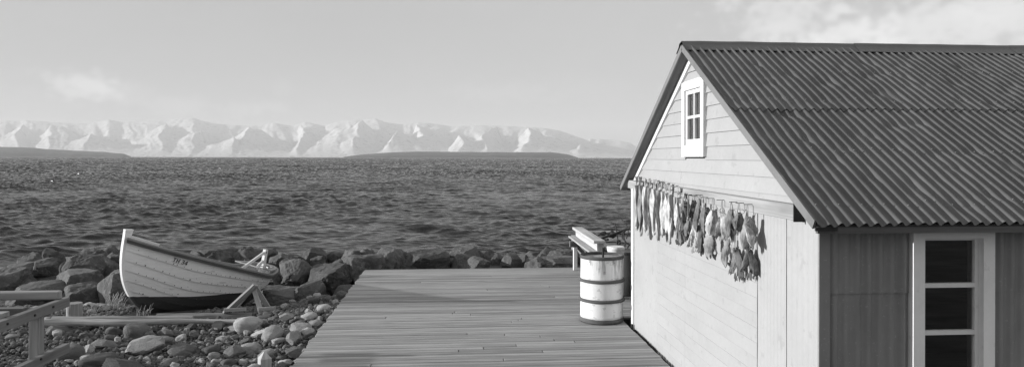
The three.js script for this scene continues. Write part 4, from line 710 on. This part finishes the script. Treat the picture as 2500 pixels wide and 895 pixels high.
// ------------------------------------------------------------------ fish drying on the rail
{
  shed.updateMatrixWorld(true);
  // position along the gable (shed z) that the picture column px shows, off metres out from the wall
  const zAt = (px, off) => { const k = (px - CX) / F, c = Math.cos(TH), s = Math.sin(TH); /* world x = FAR.x - off*c + z*s ; depth = -FAR.z - off*s... */ return (k * (-FAR.z - off * s) - (FAR.x - off * c)) / (s + k * c); };
  const place = (px, py, off) => { const z = zAt(px, off), c = Math.cos(TH), s = Math.sin(TH), x = FAR.x - off * c + z * s, d = -(FAR.z + off * s + z * c); return { p: V(x, EYE - (py - CYH - (px - CX) * ROLL) / F * d, -d), d, z }; };
  const fm = [0.20, 0.34, 0.56, 0.80].map((a) => M(a, { map: fishMap, bump: fishBump, bs: 0.006, rough: 0.75 })), hm = [0.13, 0.23, 0.40, 0.70].map((a) => M(a, { map: fishMap, bump: fishBump, bs: 0.006, rough: 0.75 })), M_twine = M(0.30, { rough: 0.9 }), M_eye = M(0.04, { rough: 0.35 });
  const nail = (z, y) => { const g = new THREE.CylinderGeometry(0.003, 0.003, 0.075, 6); g.rotateZ(Math.PI / 2); g.translate(-0.118, y, z); partN('nail', g, M_iron, rail); };
  // split stockfish: two long fillets joined at the tail, twisted in drying
  const bodies = [[1556, 444, 556, 2], [1566, 444, 571, 1], [1577, 447, 560, 3], [1588, 450, 577, 2], [1598, 452, 573, 3], [1609, 455, 580, 2], [1619, 458, 575, 3], [1628, 462, 560, 3], [1637, 466, 588, 3], [1657, 472, 578, 3], [1668, 486, 560, 3]];
  const ord = ['nearest the far corner', 'second from the far corner', 'third from the far corner', 'fourth from the far corner', 'fifth from the far corner', 'sixth from the far corner', 'seventh from the far corner', 'eighth from the far corner', 'hanging lowest of the whole fish', 'hanging alone beside the fish heads', 'half behind the first fish heads'];
  bodies.forEach(([px, y0, y1, tone], i) => {
    const r = rng(500 + i), t = place(px, y0, 0.118), b = place(px, y1, 0.118), Lf = t.p.y - b.p.y, g = group('dried_fish', t.p.toArray(), TH - Math.PI / 2 + (r() - 0.5) * 0.5);
    tag(g, `pale split dried fish ${ord[i]} on the rail`, 'dried fish', 'split fish drying on the rail');
    for (const sd of [-1, 1, 0]) {
      const w0 = 0.030 + 0.012 * r(), tw = (r() - 0.5) * 1.6, cu = (r() - 0.5) * 0.05, len = Lf * (0.88 + 0.12 * r()), ph = r() * 9;
      const geo = grid(14, 34, (u, v) => {
        const a = u * 2 * Math.PI, wv = w0 * (0.35 + 0.9 * Math.pow(Math.sin(Math.PI * clamp(0.06 + v * 0.80)), 0.8)) * (v > 0.93 ? 1 - (v - 0.93) * 8 : 1), th = 0.010 + 0.006 * Math.sin(v * 5 + ph);
        const lx = wv * Math.cos(a) * (1 + 0.25 * n3(v * 9, a, ph)), lz = th * Math.sin(a) * (1 + 0.5 * n3(v * 6, a * 1.5, ph + 3)) + 0.012 * Math.cos(2 * a) * (1 - v), rot = tw * v + sd * 0.35, rag = v > 0.9 ? 0.025 * n3(a * 3, i, sd * 3) : 0;
        return [sd * (0.010 + 0.016 * Math.sin(v * 2.6)) + lx * Math.cos(rot) - lz * Math.sin(rot) + cu * v * v, -0.04 - v * len + rag, lx * Math.sin(rot) + lz * Math.cos(rot) + 0.01 * Math.sin(v * 6 + ph), u + ph, v * 1.5];
      });
      partN('fillet', geo, fm[clamp(tone - (sd > 0 && r() < 0.5 ? 1 : 0), 0, 3)], g);
    }
    const tail = grid(10, 6, (u, v) => [(u - 0.5) * (0.03 + 0.06 * v * (0.6 + 0.4 * Math.abs(u - 0.5) * 2)) + 0.012 * (r() < 2 ? 1 : 0) * v, -0.05 + 0.105 * v + 0.03 * v * Math.abs(u - 0.5), 0.016 * Math.sin(u * 7 + i) * v + 0.008, u, v]);
    part('tail', tail, fm[Math.max(0, tone - 1)], g);
    part('twine', tube([V(0.01, -0.045, 0.014), V(0.0, -0.035, -0.02), V(-0.01, 0.0, -0.03), V(0, 0.012, -0.02), V(0.008, -0.02, 0.012)], 0.003, 16, 5), M_twine, g);
    nail(t.z - 0.02 + 0.0, t.p.y + 0.012);
  });
  // split heads: a bent shield with the jaw at the top, gill cover edges and a ragged lower rim
  const heads = [
    [1673, 490, 542, 26, 1, 0, 'fish head hung high at the left end of the heads'], [1661, 530, 594, 30, 1, 0, 'dark triangular fish head lowest at the left of the heads'], [1682, 526, 580, 24, 2, 1, 'narrow fish head right of the dark triangular one'],
    [1694, 488, 534, 26, 0, 0, 'dark ragged fish head close under the rail'], [1696, 545, 612, 30, 3, 2, 'fish head with a bright white belly side'], [1709, 484, 560, 20, 1, 1, 'thin edge-on fish head left of the coiled twine'], [1716, 560, 614, 24, 0, 1, 'dark narrow fish head behind the white bellied one'],
    [1724, 505, 568, 28, 1, 0, 'grey fish head next to the thin edge-on one'], [1741, 512, 578, 34, 3, 0, 'pale fish head with an eye below the coiled twine'], [1741, 572, 628, 38, 2, 1, 'wide fish head hanging below the pale one with an eye'], [1764, 515, 582, 34, 3, 0, 'spotted pale fish head at the middle of the row'],
    [1786, 510, 574, 24, 1, 1, 'narrow grey fish head right of the spotted pale one'], [1805, 518, 566, 28, 1, 0, 'dark ragged fish head behind the biggest one'], [1826, 528, 606, 44, 2, 0, 'biggest fish head, with a round eye, at the right end'], [1779, 582, 648, 26, 2, 1, 'long fish head hanging on the second tier'], [1797, 604, 680, 36, 1, 2, 'lowest fish head, split open, on the second tier'], [1829, 606, 676, 38, 0, 2, 'dark split fish head at the right end of the second tier']];
  heads.forEach(([px, y0, y1, wp, tone, pose, label], i) => {
    const r = rng(700 + i), off = 0.075 + 0.05 * r() + (y0 > 560 ? 0.0 : 0.03), t = place(px, y0, off), b = place(px, y1, off), H = t.p.y - b.p.y, W = wp / F * t.d * 0.46, turn = [0.0, 0.8, -0.35][pose] + (r() - 0.5) * 0.7;
    const g = group('dried_skull', t.p.toArray(), TH - Math.PI / 2 + turn + 0.75); tag(g, label, 'fish head', 'fish heads drying on the rail');
    const fold = 0.5 + 0.9 * r(), ph = r() * 20;
    // a dried flap of skin and bone: narrow at the top, widest low down, wrinkled, with a torn rim
    const flap = (w0, h0, tilt, low, sway) => { const g2 = grid(28, 30, (u, v) => {
      const a = u * 2 * Math.PI, cx = Math.cos(a), sx = Math.sin(a), side = cx < 0 ? 3 : 8;
      const wid = w0 * (0.22 + 0.95 * Math.pow(Math.sin(Math.PI * Math.pow(clamp(v * 0.93 + 0.05), low)), 0.8)) * (1 + 0.22 * n3(v * 5, ph + side, tilt * 9) + 0.10 * n3(v * 15, ph, side)) * (v > 0.95 ? 0.6 : 1);
      const x = wid * cx, th = 0.006 + 0.008 * (1 - cx * cx), wr = 0.012 * (Math.abs(n3(x * 26 + ph, v * 4, 1.5)) - 0.2) + 0.003 * n3(x * 70, v * 18 + ph, 3);
      const torn = v > 0.82 ? (v - 0.82) / 0.18 * h0 * 0.16 * n3(cx * 6 + ph, 1.7, side) : 0;
      return [x + sway * w0 * v * v, -v * h0 + torn, -fold * 0.55 * Math.abs(x) + 0.22 * w0 * sx * sx + sx * th + wr, u * 0.7 + ph, v * 0.8];
    }); g2.rotateZ(tilt); return toCreasedNormals(g2, 0.9); };
    if (pose === 2) { // split wide: two cheeks hanging apart round the dark inside
      part('cheek', flap(W * 0.55, H, 0.30, 1.3, 0.3), hm[tone], g); const c2 = flap(W * 0.5, H * 0.93, -0.32, 1.2, -0.3); c2.translate(0, 0, -0.01); partN('cheek_piece', c2, hm[Math.min(3, tone + 1)], g);
      const inn = flap(W * 0.5, H * 0.85, 0, 1.5, 0); inn.translate(0, -H * 0.05, -0.035); part('inner_skin', inn, hm[tone], g);
    } else { part('skull', flap(W * (pose ? 0.75 : 1), H, (r() - 0.5) * 0.35, 0.9 + 0.7 * r(), (r() - 0.5) * 0.7), hm[tone], g); const ch = flap(W * 0.5, H * 0.7, 0.25 * (r() < 0.5 ? 1 : -1), 1.2, 0.4); ch.translate((r() - 0.5) * W * 0.5, -H * 0.22, 0.016); part('cheek', ch, hm[clamp(tone + (r() < 0.5 ? -1 : 1), 0, 3)], g); }
    for (const sd of [-1, 1]) { const pts = []; for (let j = 0; j <= 8; j++) { const v = 0.05 + 0.8 * j / 8, x = sd * W * (0.15 + 0.75 * Math.pow(v, 0.8)) * (1 + 0.3 * n3(v * 4, ph, sd)) * (pose === 2 ? 1.1 : 0.85); pts.push(V(x, -v * H, -fold * Math.abs(x) * 0.5 + 0.010)); } partN('jaw_bone', tube(pts, 0.0075 - 0.002 * r(), 18, 6), hm[Math.min(3, tone + 1)], g); }
    if (pose === 0) { const ev = 0.52, ex = W * 0.25 * (i % 2 ? 1 : -1), ez = 0.022; const e1 = new THREE.TorusGeometry(0.014, 0.004, 6, 16); e1.translate(ex, -ev * H, ez); part('eye_rim', e1, hm[Math.max(0, tone - 1)], g); const e2 = new THREE.SphereGeometry(0.010, 10, 8); e2.scale(1, 1, 0.6); e2.translate(ex, -ev * H, ez - 0.002); part('eye', e2, M_eye, g); }
    { const m1 = rock(1300 + i, W * 0.22, H * 0.10, 0.012, 5, 0.3); m1.translate(W * 0.1, -H * 0.12, 0.012); part('mouth', m1, hm[tone], g); }
    for (let q = 0; q < 4; q++) { const rx = (q - 1.5) * W * 0.42 + (r() - 0.5) * W * 0.2, sz = 0.007 + 0.008 * r(); const rg = rock(900 + i * 4 + q, sz, sz * (2 + 2.2 * r()), 0.005, 3, 0.2); rg.rotateZ((r() - 0.5) * 0.9); rg.translate(rx, -H * (0.93 + 0.07 * r()), -fold * Math.abs(rx) * 0.5); partN('gill_shred', rg, hm[Math.max(0, tone - 1)], g); }
    // twine up to a nail on the rail, or to the head above
    const up = y0 < 560 ? Math.max(0.03, 1.838 - t.p.y) : 0.10, gap = 0.010;
    for (const sd of [-1, 1]) partN('twine', tube([V(sd * W * 0.3, -H * 0.08, 0.010), V(sd * gap, 0.01, 0.006), V(sd * 0.003, up, 0.0)], 0.0028, 10, 5), M_twine, g);
    if (pose === 0 && i % 2 === 0) { const lp = []; for (let j = 0; j < 12; j++) { const a = j / 12 * 6.283; lp.push(V(0.018 + 0.028 * Math.cos(a), 0.01 + 0.02 * Math.sin(a), 0.02 + 0.012 * Math.sin(a * 2))); } part('twine_coil', tube(lp, 0.0028, 30, 5, true), M_twine, g); }
    if (y0 < 560) nail(t.z - off * 0.12, t.p.y + up);
  });
  }

scene.traverse((o) => { if (o.isMesh) { o.castShadow = true; o.receiveShadow = true; } delete o.userData._c; });
renderer.render(scene, camera);
